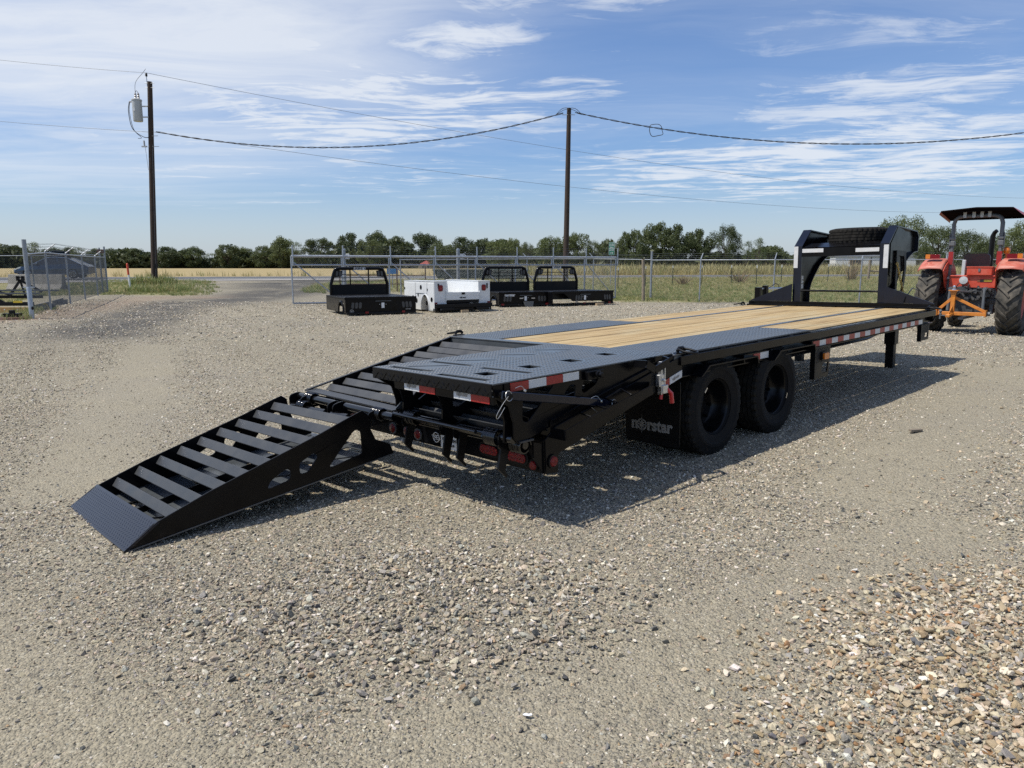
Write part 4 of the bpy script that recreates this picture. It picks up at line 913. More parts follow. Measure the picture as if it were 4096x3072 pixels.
# warning label on the near stringer
w_ = MB().prism([(-1.443, .598), (-1.33, .620), (-1.318, .571), (-1.432, .547)], 'Y', -1.203, -1.200).build('warning_label', M['sticker'], T)
MB().prism([(-1.441, .597), (-1.392, .606), (-1.390, .596), (-1.439, .587)], 'Y', -1.2045, -1.2032).build('label_header', M['brownink'], w_)
m = MB()
for k in range(5): m.bar((-1.43 + .002*k, -1.2045, .580 - .006*k), (-1.398 + .002*k, -1.2045, .586 - .006*k), .001, .003)
for k in range(4): m.bar((-1.375 + .003*k, -1.2045, .600 - .010*k), (-1.338 + .003*k, -1.2045, .607 - .010*k), .001, .002)
m.build('label_print', M['ink'], w_)
MB().bar((-1.60, -1.196, .575), (-.25, -1.196, .755), .006, .13).build('dovetail_stringer', M['black'], T)
# ---------------- hinge shafts, lugs, springs
def shaft(x, z, segs, r=.027, zsl=0.):
    for a, b in segs: MB().cyl((x, a, z + zsl*a), (x, b, z + zsl*b), r, 16).build('hinge_shaft', M['gloss'], T, smooth=40)
def lug(x, z, y, w=.055, up=.06, dn=.05, fw=.06): MB().prism(roundpoly([(x - w, z - dn), (x + w + fw, z - dn), (x + w + fw, z + .02), (x + .03, z + up), (x - w, z + .04)], .03), 'Y', y - .006, y + .006).build('hinge_lug', M['black'], T)
shaft(-1.665, .508, ((1.21, 1.08), (.97, .60), (.50, .12), (.02, -.12)))
shaft(-1.735, .460, ((1.20, 1.06), (.96, .68), (.58, .36), (.22, .06)), zsl=-.02)
shaft(-1.62, .520, ((-.14, -.20), (-.33, -.57), (-.75, -1.0), (-1.14, -1.24))); shaft(-1.53, .47, ((-.2, -1.10), (-1.17, -1.245)), .024)
shaft(-1.70, .545, ((-.16, -1.0),), .012)
for y in (1.215, 1.03, .62, .545, .075): lug(-1.70, .485, y)
for y in (-.115, -.19, -.60, -.735, -1.145): lug(-1.60, .50, y)
for x, z, y, R in ((-1.665, .51, 1.02, .040), (-1.735, .455, 1.01, .043), (-1.735, .462, .14, .043), (-1.665, .508, .07, .040), (-1.62, .522, -.27, .044), (-1.62, .512, -1.07, .047), (-1.53, .465, -1.19, .045)):
    MB().tube(helix((x, y, z), 'Y', .105, R, 7.5, 14), .0075, 6).build('coil_spring', M['gloss'], T, smooth=60)
for y in (-.20, -.61, -.75, -1.13):
    MB().prism([(-1.612, .50), (-1.65, .331), (-1.586, .266), (-1.574, .279), (-1.596, .303), (-1.558, .44), (-1.555, .50)], 'Y', y - .007, y + .007).build('ramp_foot', M['blackmatte'], T)
MB().tube([(-1.47, -1.22, .44), (-1.50, -1.24, .63), (-1.58, -1.22, .665)], .006, 6).build('spring_rod', M['black'], T, smooth=40)
MB().prism([(-1.66, .565), (-1.60, .61), (-1.56, .62), (-1.60, .56)], 'Y', -.125, -.115).build('hinge_tab', M['tread'], T)
MB().prism([(-1.64, .520), (-1.38, .600), (-1.28, .63), (-1.30, .60), (-1.45, .555), (-1.60, .50)], 'Y', -1.235, -1.15).build('hinge_cover', M['black'], T)

# spare tyre lying in the gooseneck
SP = bpy.data.objects.new('spare_tyre', TY.data); COL.objects.link(SP)
SP.matrix_world = TM @ Matrix.Translation((6.50, -.02, 1.812)) @ Matrix.Rotation(PI/2, 4, 'X')
tag(SP, 'spare tyre lying flat on top of the black gooseneck', 'tyre')

# ------------------------------------------------------------------ truck beds and the utility body
def oval_lamp(y, x, z, w, h, tilt, parent, mat='blackmatte', th=.012, name='lamp_recess'):
    """upright oval on a rear face (local x,z), standing proud towards -y"""
    pts = [(px*math.cos(tilt) - pz*math.sin(tilt) + x, px*math.sin(tilt) + pz*math.cos(tilt) + z) for px, pz in rrect(0, 0, w, h, w*.48)]
    return MB().prism(pts, 'Y', y - th, y - .002).build(name, M[mat], parent)
M['lampgrey'] = pbr('smoked_lamp', (.05, .05, .05), .35, var=.3, vs=40, bump=.3, bs=120)
def flat_bed(label, loc, rz, Wd, L, z0, zt, hb, opts):
    t = thing('truck_bed', label, 'truck bed', loc, rz, 'truck beds set out along the gate')
    B = M['black']
    ss = opts.get('short', 0)     # left side starts this far in at the rear (cut wheel bay)
    MB().box(.0, Wd, .0, L, zt - .055, zt).build('deck', M['blackmatte'], t, bevel=.006)
    MB().box(-.02, Wd + .02, -.02, .02, zt - .07, zt + .012).build('rear_beam', B, t, bevel=.006)
    x0 = ss
    out = [(x0, z0 + .14), (Wd, z0 + .14), (Wd, zt - .07), (x0*.55, zt - .07)] if ss else [(0, z0 + .05), (Wd, z0 + .05), (Wd, zt - .07), (0, zt - .07)]
    MB().prism(out, 'Y', -.005, .02).build('tailboard', B, t)
    # bumper with steps
    MB().box(x0 + .02, Wd - .02, -.07, .06, z0 + .015, z0 + .075).box(Wd*.36, Wd*.64, -.10, .05, z0 - .02, z0 + .05).build('bumper', M['blackmatte'], t, bevel=.008)
    # left and right skirts with wheel arch
    R = .30
    def skirt(x):
        a = .52 if not ss else .95
        base = [(0, z0 + .05), (a - R, z0 + .05)] + [(a - R*math.cos(q), z0 + .05 + (zt - .12 - z0 - .05)*math.sin(q)) for q in np.linspace(0, PI, 11)] + [(a + R, z0 + .05), (L, z0 + .05), (L, zt - .055), (0, zt - .055)]
        s = MB().prism(base, 'X', x - .012, x + .012).build('skirt', B, t)
        ar = [(a - R*1.0*math.cos(q), z0 + .05 + (zt - .12 - z0 - .05)*math.sin(q)) for q in np.linspace(0, PI, 13)]
        MB().tube([(x - .02, y, z) for y, z in ar], .022, 6).build('arch_trim', M['black'], s, smooth=50)
        return s
    skirt(.012); skirt(Wd - .012)
    MB().box(.12, Wd - .12, .3, L, z0 + .22, zt - .06).build('underframe', M['blackmatte'], t)
    # headboard
    wb = opts.get('hw', Wd*.86); hx0 = (Wd - wb)/2; ins = .17*wb*.55; yb = L - .08
    tube_pts = [(hx0, yb, zt), (hx0, yb, zt + hb*.40), (hx0 + ins*.55, yb, zt + hb*.80), (hx0 + ins*.85, yb, zt + hb*.95), (hx0 + ins*1.5, yb, zt + hb*.99)]
    tube_pts += [(Wd - x, y, z) for x, y, z in tube_pts[::-1]]
    MB().tube(tube_pts, .055, 8).build('headboard_frame', B, t, smooth=50)
    MB().prism([(hx0, zt), (Wd - hx0, zt), (Wd - hx0, zt + hb*.385), (hx0, zt + hb*.385)], 'Y', yb - .02, yb + .01).build('headboard_panel', M['blackmatte'], t)
    def width_at(zz): return np.interp(zz, [.385, .80, .96], [hx0 + .02, hx0 + ins*.62, hx0 + ins*1.0])
    for f in (.51, .64, .77): MB().box(width_at(f), Wd - width_at(f), yb - .012, yb + .012, zt + hb*f - .011, zt + hb*f + .011).build('headboard_bar', B, t)
    for fx in (.36, .64): MB().box(Wd*fx - .018, Wd*fx + .018, yb - .016, yb + .016, zt + hb*.385, zt + hb*.96).build('headboard_bar', B, t)
    for s in (0, 1):
        pl = [(width_at(.94) + .0, zt + hb*.955), (width_at(.66) + .02, zt + hb*.66), (width_at(.66) + .27, zt + hb*.68), (width_at(.94) + .22, zt + hb*.90)]
        if s: pl = [(Wd - x, z) for x, z in pl]
        p = MB().prism(pl, 'Y', yb - .03, yb - .018).build('lamp_plate', B, t)
        cx = sum(q[0] for q in pl)/4; cz = sum(q[1] for q in pl)/4
        for d in (-.055, .055): oval_lamp(yb - .03, cx + d, cz, .075, .165, -.12 if not s else .12, p, 'lampgrey', name='oval_lamp')
    if opts.get('badge'):
        bd = MB().box(Wd/2 - .20, Wd/2 + .20, yb - .068, yb - .060, zt + hb*.935, zt + hb*1.03).build('badge', M['sticker'], t)
        text_obj(opts['badge'], .085, M['ink'], bd, (Wd/2, yb - .0695, zt + hb*.983), (1, 0, 0), (0, 0, 1), bold=.05)
    # rear face details
    for cx, tl in ((opts.get('l1', .34), -.12), (Wd - .30, .14)):
        for d in (-.115, 0, .115): oval_lamp(-.005, cx + d, zt - .24, .085, .19, tl if cx < Wd/2 else .14, t, 'lampgrey', name='oval_lamp')
    for x in (opts.get('r1', Wd*.28), opts.get('r2', Wd*.80)): MB().box(x - .05, x + .05, -.085, -.071, z0 + .035, z0 + .095).build('red_lamp', M['redlens'], t)
    cx = Wd*.52
    MB().box(cx - .23, cx + .25, -.028, -.006, zt - .105, zt + .0).build('gooseneck_door', B, t, bevel=.004)
    MB().box(cx - .24, cx + .26, -.032, -.0285, zt - .125, zt - .108).build('door_trim', M['greysteel'], t)
    MB().box(cx - .045, cx + .045, -.022, -.007, z0 + .19, z0 + .35).build('licence_plate', M['sticker'], t)
    for d in (-.10, .10): MB().lathe([(0, -.02), (.012, -.018), (.014, -.006)], 8, 'Y', (cx + d, 0, z0 + .30)).build('plate_lamp', M['zinc'], t)
    if opts.get('emblem'):
        ex_, ez_ = opts['emblem']; m = MB(); pts = star(m, (ex_, ez_), .075); m.prism(pts, 'Y', -.012, -.006)
        m.tube([(ex_ + .055*math.cos(a), -.010, ez_ + .055*math.sin(a)) for a in np.linspace(0, 2*PI, 17)[:-1]], .009, 5, closed=True); m.build('emblem', M['greyink'], t)
    return t
b1 = flat_bed('black truck bed with tall headboard and arched wheel cut-out, left of the white body', (-5.03, 21.9, 0), math.radians(27), 2.24, 2.5, .03, .55, .87,
    dict(badge='LEGEND X', emblem=(.19, .13), hw=1.92, r1=.64, r2=1.80))
norstar(b1, (1.98, -.009, .17), (1, 0, 0), (0, 0, 1), .17, M['greyink'])
b2 = flat_bed('black service bed with lettered tailboard half hidden behind the white utility body', (-.47, 26.47, gzf(-.47, 26.5)), math.radians(23), 2.02, 1.9, .04, .54, .90,
    dict(hw=1.94, l1=.33, r1=.12, r2=1.9))
norstar(b2, (.42, -.009, .44), (1, 0, 0), (0, 0, 1), .40, M['sticker'])
for x in (.88, 1.36): MB().box(x - .07, x + .07, -.02, -.007, .30, .335).build('latch_handle', M['zinc'], b2)
MB().prism([(1.0, -.02), (1.28, -.02), (1.33, .20), (.95, .20)], 'Y', -.14, -.02).build('hitch_plate', M['greysteel'], b2)
b3 = flat_bed('rightmost black truck bed, angled, with a cut-away left corner', (1.50, 26.95, gzf(2, 27)), math.radians(31), 2.86, 1.95, .04, .55, .90,
    dict(badge='LEGEND', hw=2.05, short=.93, l1=1.20, r1=1.42, r2=2.62, emblem=(1.10, .15)))
MB().box(.30, .36, -.012, -.006, .50, .535).build('red_lamp', M['redlens'], b3)
o = MB().obox((0, 0, .045), (.30, .14, .09), Matrix.Identity(3)).build('wood_block', M['blockwood']); o.location = (3.35, 27.75, gzf(3.35, 27.7)); o.rotation_euler = (0, 0, .45)
tag(o, 'short wooden block on the gravel under the rightmost black truck bed', 'wood block')
o = MB().obox((0, 0, .04), (.26, .12, .08), Matrix.Identity(3)).build('wood_block', M['blockwood']); o.location = (-1.55, 23.65, gzf(-1.5, 23.6)); o.rotation_euler = (0, 0, .6)
tag(o, 'wooden block on the gravel under the bumper of the white utility body', 'wood block')
# white utility body
U = thing('service_truck_body', 'white utility truck body with open bed and red tail lamps beside the black beds', 'utility body', (-2.49, 23.32, 0), math.radians(32))
UW, UL, uz0, uz1 = 2.06, 2.36, .06, 1.0
def cabinet(x0, x1, side):
    R = .30; a = .72
    prof = [(0, uz0), (a - R - .05, uz0)] + [(a - .05 - R*math.cos(q), uz0 + .50*math.sin(q)) for q in np.linspace(0, PI, 13)] + [(a + R - .05, uz0), (UL, uz0), (UL, uz1), (0, uz1)]
    c = MB().prism(prof, 'X', x0, x1).build('cabinet', M['white'], U, bevel=.004)
    xs = x0 if side < 0 else x1; d = -.004 if side < 0 else .004
    arc = [(a - .05 - (R + .02)*math.cos(q), uz0 + .52*math.sin(q)) for q in np.linspace(0, PI, 15)]
    MB().tube([(xs + d*3, y, z) for y, z in arc], .022, 6).build('arch_trim', M['white'], c, smooth=50)
    for y0, y1, zz0, zz1 in ((.03, .52, uz0 + .03, uz1 - .06), (.54, 1.42, .50, uz1 - .06), (1.44, 2.33, uz0 + .05, uz1 - .06)):
        if y0 < .1: pr = [(y0, zz0), (y0 + .28, zz0), (y0 + .30, .42), (y1, .58), (y1, zz1), (y0, zz1)]
        elif y0 > 1.4: pr = [(1.16 + .28, zz0), (y1, zz0), (y1, zz1), (y0, zz1)]
        else: pr = [(y0, .62), (y1, .60), (y1, zz1), (y0, zz1)]
        MB().prism(pr, 'X', min(xs, xs + d*2), max(xs, xs + d*2)).build('door', M['white'], c, bevel=.003)
    for a_, b_, c_, d_ in ((.521, .531, .46, uz1 - .05), (1.425, 1.435, .46, uz1 - .05), (.53, 1.43, .585, .595)): MB().box(min(xs + d*.5, xs + d*1.5), max(xs + d*.5, xs + d*1.5), a_, b_, c_, d_).build('door_seam', M['greysteel'], c)
    for y, z in ((.99, .80), (1.62, .44), (1.36, .36), (.56, .30), (.18, .42)):
        MB().lathe([(0, xs + d*4), (.075, xs + d*4), (.082, xs + d*2)], 14, 'X', (0, y, z)).build('paddle_latch', M['blackmatte'], c)
    for y, z in ((1.22, .55), (.69, .53), (.50, .73), (2.30, .74), (.42, .22), (.04, .10)): MB().box(min(xs + d, xs + d*4), max(xs + d, xs + d*4), y - .03, y + .03, z - .04, z + .04).build('hinge', M['blackmatte'], c)
    MB().box(x0 - .012, x1 + .012, -.012, UL + .01, uz1, uz1 + .016).build('cabinet_lid', M['white'], c, bevel=.004)
    # rear end: lamp, handle, marker
    xc = (x0 + x1)/2; lx = xc + (.0 if side < 0 else -.02)
    l = MB().prism(rrect(lx, .79, .16, .20, .05), 'Y', -.024, -.002).build('tail_lamp', M['redlens'], c, bevel=.006)
    MB().prism(rrect(lx, .775, .07, .045, .012), 'Y', -.030, -.0245).build('reverse_lens', M['redtape'], l)
    MB().prism([(lx - side*-.10 - .0, .93), (lx - side*-.10 + .05, .93), (lx - side*-.10 + .045, .76), (lx - side*-.10 + .015, .76)], 'Y', -.02, -.002).build('strap_handle', M['blackmatte'], c)
    MB().box(xs - .0 if side < 0 else xs - .10, xs + .10 if side < 0 else xs, -.014, -.002, .285, .335).build('red_marker', M['redlens'], c)
    return c
cl_ = cabinet(0, .44, -1); cr_ = cabinet(UW - .44, UW, 1)
MB().box(.44, UW - .44, 2.28, UL, .45, uz1 + .0).build('front_wall', M['white'], U)
MB().box(.44, UW - .44, .0, 2.28, .36, .42).build('bed_floor', M['white'], U)
tg = MB().box(.415, UW - .415, -.03, .0, .40, .66).build('tailgate', M['white'], U, bevel=.006)
MB().box(.43, UW - .43, -.036, -.0305, .545, .652).box(.43, UW - .43, -.036, -.0305, .41, .525).build('tailgate_panel', M['white'], tg, bevel=.003)
MB().box(.40, .418, -.045, -.0, .38, .69).box(UW - .418, UW - .40, -.045, .0, .38, .69).build('tailgate_post', M['white'], tg)
MB().box(UW*.5 - .06, UW*.5 + .06, -.046, -.0365, .575, .65).build('tailgate_latch', M['blackmatte'], tg)
norstar(tg, (UW*.5 - .02, -.038, .478), (1, 0, 0), (0, 0, 1), .24, M['ink'])
MB().box(.43, UW - .43, -.02, .02, .31, .40).build('bed_sill', M['blackmatte'], U)
bmp = MB().box(.0, UW, -.17, -.003, .16, .285).box(.1, .62, -.20, -.16, .07, .16).box(UW - .62, UW - .1, -.20, -.16, .07, .16).box(0, UW, -.10, -.003, .06, .16).build('bumper', M['blackmatte'], U, bevel=.01)
for x in (.13, UW - .13): MB().lathe([(0, -.208), (.010, -.206), (.012, -.2)], 8, 'Y', (x, 0, .115)).build('bumper_lamp', M['zinc'], bmp)
for x in (1.1,): MB().box(.44, UW - .44, .6, 1.6, .08, .36).build('underframe', M['blackmatte'], U)

# ------------------------------------------------------------------ chain-link fences and the sliding gate
def chain_mesh(m, p0, p1, h, pitch=.075, r=.0028, z0=.04, g0=None, g1=None):
    """real wires: two families of diagonals clipped to the panel"""
    p0 = Vector(p0); p1 = Vector(p1); L = (p1 - p0).length; d = (p1 - p0)/L
    vs, fs = m.v, m.f
    def P(s, t): q = p0 + d*s; return (q.x, q.y, q.z + z0 + t)
    off = d.cross(Vector((0, 0, 1)))*r*1.2
    for sg in (1, -1):
        c = -h if sg > 0 else 0.; end = L if sg > 0 else L + h
        while c < end:
            pts = []
            s0, t0 = c, 0.; s1, t1 = c + sg*h, h
            if sg > 0:
                if s0 < 0: t0 = -s0; s0 = 0
                if s1 > L: t1 = h - (s1 - L); s1 = L
            else:
                if s0 > L: t0 = s0 - L; s0 = L
                if s1 < 0: t1 = h + s1; s1 = 0
            if t1 - t0 > .02:
                a = Vector(P(s0, t0)) + off*sg; b = Vector(P(s1, t1)) + off*sg; e = (b - a).normalized(); u = off.normalized()*r; w = e.cross(u).normalized()*r
                o = len(vs)
                for q in (a, b):
                    for k in range(3):
                        an = 2*PI*k/3; vs.append(tuple(q + u*math.cos(an) + w*math.sin(an)))
                for k in range(3): fs.append((o+k, o+(k+1) % 3, o+3+(k+1) % 3, o+3+k)); m.mi.append(0)
            c += pitch
def post(m_name, p, h, r, parent, mat='steelpost', lean=(0, 0)):
    return MB().tube([p, (p[0] + lean[0], p[1] + lean[1], p[2] + h)], r, 10).build(m_name, M[mat], parent, smooth=50)
def chain_fence(name, label, pts, h=1.80, arms=None, arm=(0, 0), ends=(None, None), r=.03, wires=3, pitch=.075, mr=.0021):
    """pts: post feet in world space"""
    t = thing(name, label, 'fence', pts[0])
    o = Vector(pts[0]); q = [Vector(p) - o for p in pts]; m = MB(); rail = MB(); n = len(q)
    for i in range(n):
        e = ends[0] if i == 0 else ends[1] if i == n-1 else None
        hh, rr = e if e else (h + .01, r)
        post('post', q[i], hh, rr, t)
        if not e and arms:
            a = Vector((arm[0], arm[1], .26)); MB().tube([q[i] + Vector((0, 0, h)), q[i] + Vector((0, 0, h + .03)), q[i] + Vector((0, 0, h)) + a], [.026, .022, .016], 6).build('barbed_wire_arm', M['steel'], t)
    for a, b in zip(q[:-1], q[1:]):
        chain_mesh(m, a, b, h - .06, pitch, mr); rail.tube([a + Vector((0, 0, h - .02)), b + Vector((0, 0, h - .02))], .021, 8)
    rail.build('top_rail', M['steel'], t, smooth=50)
    m.build('chain_link_mesh', M['wire'], t, fix=False)
    if arms:
        for k in range(wires):
            f = (k + 1)/wires; w = MB()
            for i in range(n-1):
                def wp(j):
                    ee = ends[0] if j == 0 else ends[1] if j == n-1 else None
                    return q[j] + (Vector((0, 0, min(h + .09*(k+1), ee[0] - .04))) if ee else Vector((arm[0]*f, arm[1]*f, h + .26*f)))
                a, b = wp(i), wp(i+1); w.tube([a, (a+b)/2 - Vector((0, 0, .02)), b], .0045, 4, caps=False)
                L = (b - a).length
                for s in np.arange(.1, L, .13):
                    c = a + (b-a)*(s/L); w.bar(c + Vector((-.012, 0, -.018)), c + Vector((.012, 0, .018)), .004, .004)
            w.build('barbed_wire', M['wire'], t, fix=False)
    return t
def G3(x, y): return (x, y, gzf(x, y))
A0, A1 = np.array([-13.7, 20.66]), np.array([-21.2, 38.19])
fp = [G3(*(A0 + (A1 - A0)*f)) for f in (0, .155, .36, .565, .785, 1.)]
lf = chain_fence('chain_link_fence', 'chain link fence in steep perspective at the left, with angled barbed wire arms', fp, 1.83, True, (.27, .11), ((2.22, .057), (2.36, .045)))
MB().box(-.15, .15, -.03, .03, .87, .91).lathe([(.062, .0), (.064, .88), (.057, .9)], 14, 'Z').build('post_collar', M['steel'], lf, smooth=40)
MB().lathe([(.0, .075), (.045, .07), (.05, .058)], 14, 'X', (.0, -.02, .30)).build('post_flange', M['blackmatte'], lf)
s_ = MB().box(-7.2, -6.85, 16.3, 16.32, 2.12, 2.30).build('warning_sign', M['rust'], lf)
lf2 = chain_fence('chain_link_fence', 'chain link fence running away behind the black implements at the left edge', [G3(-21.35, 38.0), G3(-23.2, 35.4), G3(-26.0, 33.6), G3(-30, 31.8), G3(-34, 30)], 1.95, True, (-.2, -.25), ((2.3, .04), (2.3, .04)), pitch=.085, mr=.003)
rf = chain_fence('chain_link_fence', 'long chain link fence with pale top rail between the lot and the grass at right', [G3(6.27, 32.92), G3(7.87, 30.54), G3(10.58, 29.48), G3(13.85, 29.0), G3(17.0, 28.7), G3(20.2, 28.4), G3(23.4, 28.1), G3(26.6, 27.8)], 1.76, True, (.13, .2), ((2.13, .05), (2.1, .05)))
bf = chain_fence('chain_link_fence', 'chain link fence with leaning barbed wire arms behind the sliding gate', [G3(-5.07, 33.28), G3(-2.1, 34.8), G3(.74, 36.1), G3(4.06, 36.5), G3(6.27, 33.0)], 1.78, True, (-.2, .1), ((1.8, .03), (2.0, .03)))
# sliding gate
g0, g1 = Vector((-8.31, 27.59, .05)), Vector((4.60, 32.43, .05)); gd = (g1 - g0); GL = gd.length
gate = thing('sliding_gate', 'wide galvanised sliding gate with diagonal braces and upright barbed wire posts', 'gate', g0, math.atan2(gd.y, gd.x))
for z, r, nm in ((1.81, .048, 'top_rail'), (1.48, .030, 'mid_rail'), (.04, .032, 'bottom_rail')): MB().tube([(0, 0, z), (GL, 0, z)], r, 10).build(nm, M['steel'], gate, smooth=50)
gxs = [0, 1.83, 3.62, 5.42, 7.15, 8.75, 10.25, 11.55, 12.75, GL]
gxs = [GL*f for f in (0, .135, .268, .400, .527, .655, .775, .888, 1.0)]
for i, x in enumerate(gxs):
    MB().tube([(x, 0, .04), (x, 0, 1.82)], .030, 8).build('upright', M['steel'], gate, smooth=50)
    MB().tube([(x + .055, -.05, 1.46), (x + .055, -.05, 2.22)], .028, 8).build('wire_post', M['steel'], gate, smooth=50)
    if i < len(gxs) - 1: MB().tube([(x + .03, .02, 1.62), (gxs[i+1] - .03, .02, .06)], .024, 8).build('diagonal_brace', M['steel'], gate, smooth=50)
m = MB(); chain_mesh(m, (0, .03, 0), (GL, .03, 0), 1.74, .075, .0024); m.build('chain_link_mesh', M['wire'], gate, fix=False)
for k in range(4):
    w = MB(); w.tube([(0, -.05, 1.93 + .085*k), (GL, -.05, 1.93 + .085*k)], .0045, 4, caps=False)
    for s in np.arange(.1, GL, .13): w.bar((s - .012, -.05, 1.912 + .085*k), (s + .012, -.05, 1.948 + .085*k), .004, .004)
    w.build('barbed_wire', M['wire'], gate, fix=False)
for x, y, lab in ((-7.15, 31.2, 'thick galvanised gate roller post left of the tallest black headboard badge'), (-2.28, 31.0, 'thick galvanised gate roller post behind the white utility body')):
    t = thing('gate_post', lab, 'gate post', G3(x, y)); post('post', (0, 0, 0), 2.18, .075, t)
    MB().lathe([(.078, 2.16), (.07, 2.20), (.0, 2.23)], 12, 'Z').build('post_cap', M['steel'], t, smooth=50)
    MB().box(.07, .24, -.06, .06, 1.78, 2.0).build('roller_bracket', M['steel'], t, bevel=.01)
# wooden post, road sign, T posts, marker
t = MB().tube([(0, 0, 0), (-.02, .01, .9), (-.06, .0, 1.78)], [.072, .068, .062], 9).build('wooden_post', M['oldwood'], smooth=50); t.location = G3(5.62, 31.1); tag(t, 'weathered round wooden post beside the chain link fence right of the gate', 'post')
t = thing('road_sign', 'green road sign with two numbers and arrows on a thin grey post beyond the fence', 'road sign', G3(5.89, 43.67), -.06)
MB().tube([(0, 0, 0), (.02, 0, 2.5)], .022, 8).build('post', M['steelpost'], t)
f = MB().prism(rrect(.03, 2.18, .34, .76, .03), 'Y', -.045, -.035).build('sign_panel', M['signgreen'], t)
MB().prism(rrect(.03, 2.18, .33, .745, .03), 'Y', -.0478, -.0455, holes=[rrect(.03, 2.37, .30, .345, .02), rrect(.03, 1.995, .30, .345, .02)]).build('sign_border', M['sticker'], f)
text_obj('CO RD', .075, M['sticker'], f, (.03, -.047, 2.49), (1, 0, 0), (0, 0, 1), bold=.02)
for txt, z in (('4102', 2.385), ('4232', 2.08)): text_obj(txt, .135, M['sticker'], f, (.03, -.047, z), (1, 0, 0), (0, 0, 1), bold=.03)
for z, s in ((2.26, -1), (1.93, 1)): MB().prism([(.03 + s*.11, z), (.03 + s*.03, z + .055), (.03 + s*.03, z + .02), (.03 - s*.10, z + .02), (.03 - s*.10, z - .02), (.03 + s*.03, z - .02), (.03 + s*.03, z - .055)], 'Y', -.0485, -.0458).build('sign_arrow', M['sticker'], f)
tp = [(-3.6, 39.2, 'behind the white body left of the dark green container'), (-2.9, 40.4, 'close behind the dark green container'), (.52, 41.0, 'between the second black headboard and fence post'), (1.35, 38.5, 'just left of the third black headboard'), (3.95, 39.46, 'just right of the third black headboard'), (5.95, 40.95, 'right of the green road sign'), (7.88, 43.08, 'beside the wooden post'), (9.72, 44.2, 'left of the first leaning barbed wire arm'), (11.65, 44.8, 'directly behind the leaning-arm fence post'), (13.45, 44.8, 'in the tan weed clump'), (15.0, 44.8, 'nearest the left end of the gooseneck'), (14.8, 44.2, 'beside the gooseneck left upright'), (16.74, 45.4, 'left of the gooseneck upright and its white tape'), (20.2, 46.7, 'left of the mobile home windows'), (21.5, 46.7, 'just below the mobile home window')]
proto = thing('fence_stake', 'x', 'fence stake', group='steel stakes of the wire fence in the grass')
MB().box(-.022, .022, -.004, .004, 0, 1.02).box(-.004, .004, -.02, .004, 0, 1.02).build('stake', M['tpost'], proto); MB().box(-.026, .026, -.008, .008, 1.021, 1.18).build('white_tip', M['sticker'], proto)
for i, (x, y, lab) in enumerate(tp):
    L = 'thin green stake with white tip ' + lab
    if i == 0: proto.location = G3(x, y); proto['label'] = L
    else: dup(proto, G3(x, y), random.uniform(-.4, .4), L)
t = thing('marker_post', 'orange and white utility marker post standing in the grass left of the transformer pole', 'marker post', G3(-21.85, 41.7)); t.rotation_euler = (0, -.045, 0)
MB().lathe([(.05, 0), (.05, .74)], 12, 'Z').build('white_tube', M['markerwhite'], t, smooth=50); MB().lathe([(.056, .74), (.056, 1.32), (.045, 1.37), (.0, 1.40)], 12, 'Z').build('orange_cap', M['markerred'], t, smooth=50)
# wooden H brace, pipe fence, mobile home, far house
t = thing('fence_brace', 'grey wooden H brace with a cross rail, seen through the gooseneck at right', 'fence brace', G3(24.2, 49.6))
for x in (0, 1.75): MB().tube([(x, 0, 0), (x + .03, 0, 1.45)], .085, 8).build('post', M['oldwood'], t, smooth=50)
MB().tube([(0, 0, .62), (1.75, 0, .60)], .05, 8).build('rail', M['oldwood'], t, smooth=50)
def pipe_fence(label, p0, p1, n, h, rails, cat='pipe fence'):
    p0 = np.array(p0, float); p1 = np.array(p1, float); t = thing('pipe_fence', label, cat, G3(*p0)); o = Vector(G3(*p0)); feet = [Vector(G3(*(p0 + (p1-p0)*i/(n-1)))) - o for i in range(n)]
    for q in feet: MB().tube([q, q + Vector((0, 0, h))], .035, 6).build('post', M['rust'], t)
    for z in rails: MB().tube([q + Vector((0, 0, z)) for q in feet], .025, 6).build('rail', M['rust'], t)
    return t
pipe_fence('rusty pipe fence with many uprights far beyond the road, left of the gooseneck', (38, 128), (60, 128), 26, 1.55, (1.5, 1.05, .5))
pipe_fence('rusty brown pipe rack with thick rails behind the first black headboard', (-9.1, 38.6), (-4.6, 38.8), 4, 1.45, (1.42, .85, .4), 'pipe rack')
t = thing('mobile_home', 'white mobile home with two dark windows seen through the gooseneck', 'mobile home', G3(56.5, 128), math.radians(-10))
m = MB(); m.box(0, 13, 0, 4, .55, 2.75); m.build('wall', M['housewhite'], t)
MB().prism([(-.15, 2.75), (4.15, 2.75), (4.1, 2.85), (2, 3.15), (-.1, 2.85)], 'X', -.15, 13.15).build('roof', M['greysteel'], t)
MB().box(0, 6.3, -.02, .02, 0, .545).box(6.3, 13, -.005, .02, .05, .545).build('skirting', M['housewhite'], t)
for x in (2.3, 7.7):
    w = MB().box(x, x + 2.0, -.06, -.005, 1.25, 2.25).build('window', M['oldwood'], t); MB().box(x + .12, x + .96, -.075, -.061, 1.33, 2.17).build('pane', M['window'], w); MB().box(x + 1.04, x + 1.88, -.075, -.061, 1.33, 2.17).build('pane', M['window'], w)
MB().box(5.75, 5.9, -.05, -.005, .55, 2.75).build('seam_strip', M['greysteel'], t)
MB().box(13.01, 15.0, .3, 2.4, .3, 2.4).box(13.0, 15.1, .2, 2.5, 2.41, 2.5).build('porch', M['oldwood'], t)
t = thing('farm_machine', 'small red machine parked in the weeds right of the mobile home', 'farm machine', G3(75, 130)); MB().box(0, 2.0, 0, 1.4, .5, 1.5).box(.4, 1.1, .1, 1.2, 1.51, 2.1).build('body', M['farmred'], t, bevel=.15)
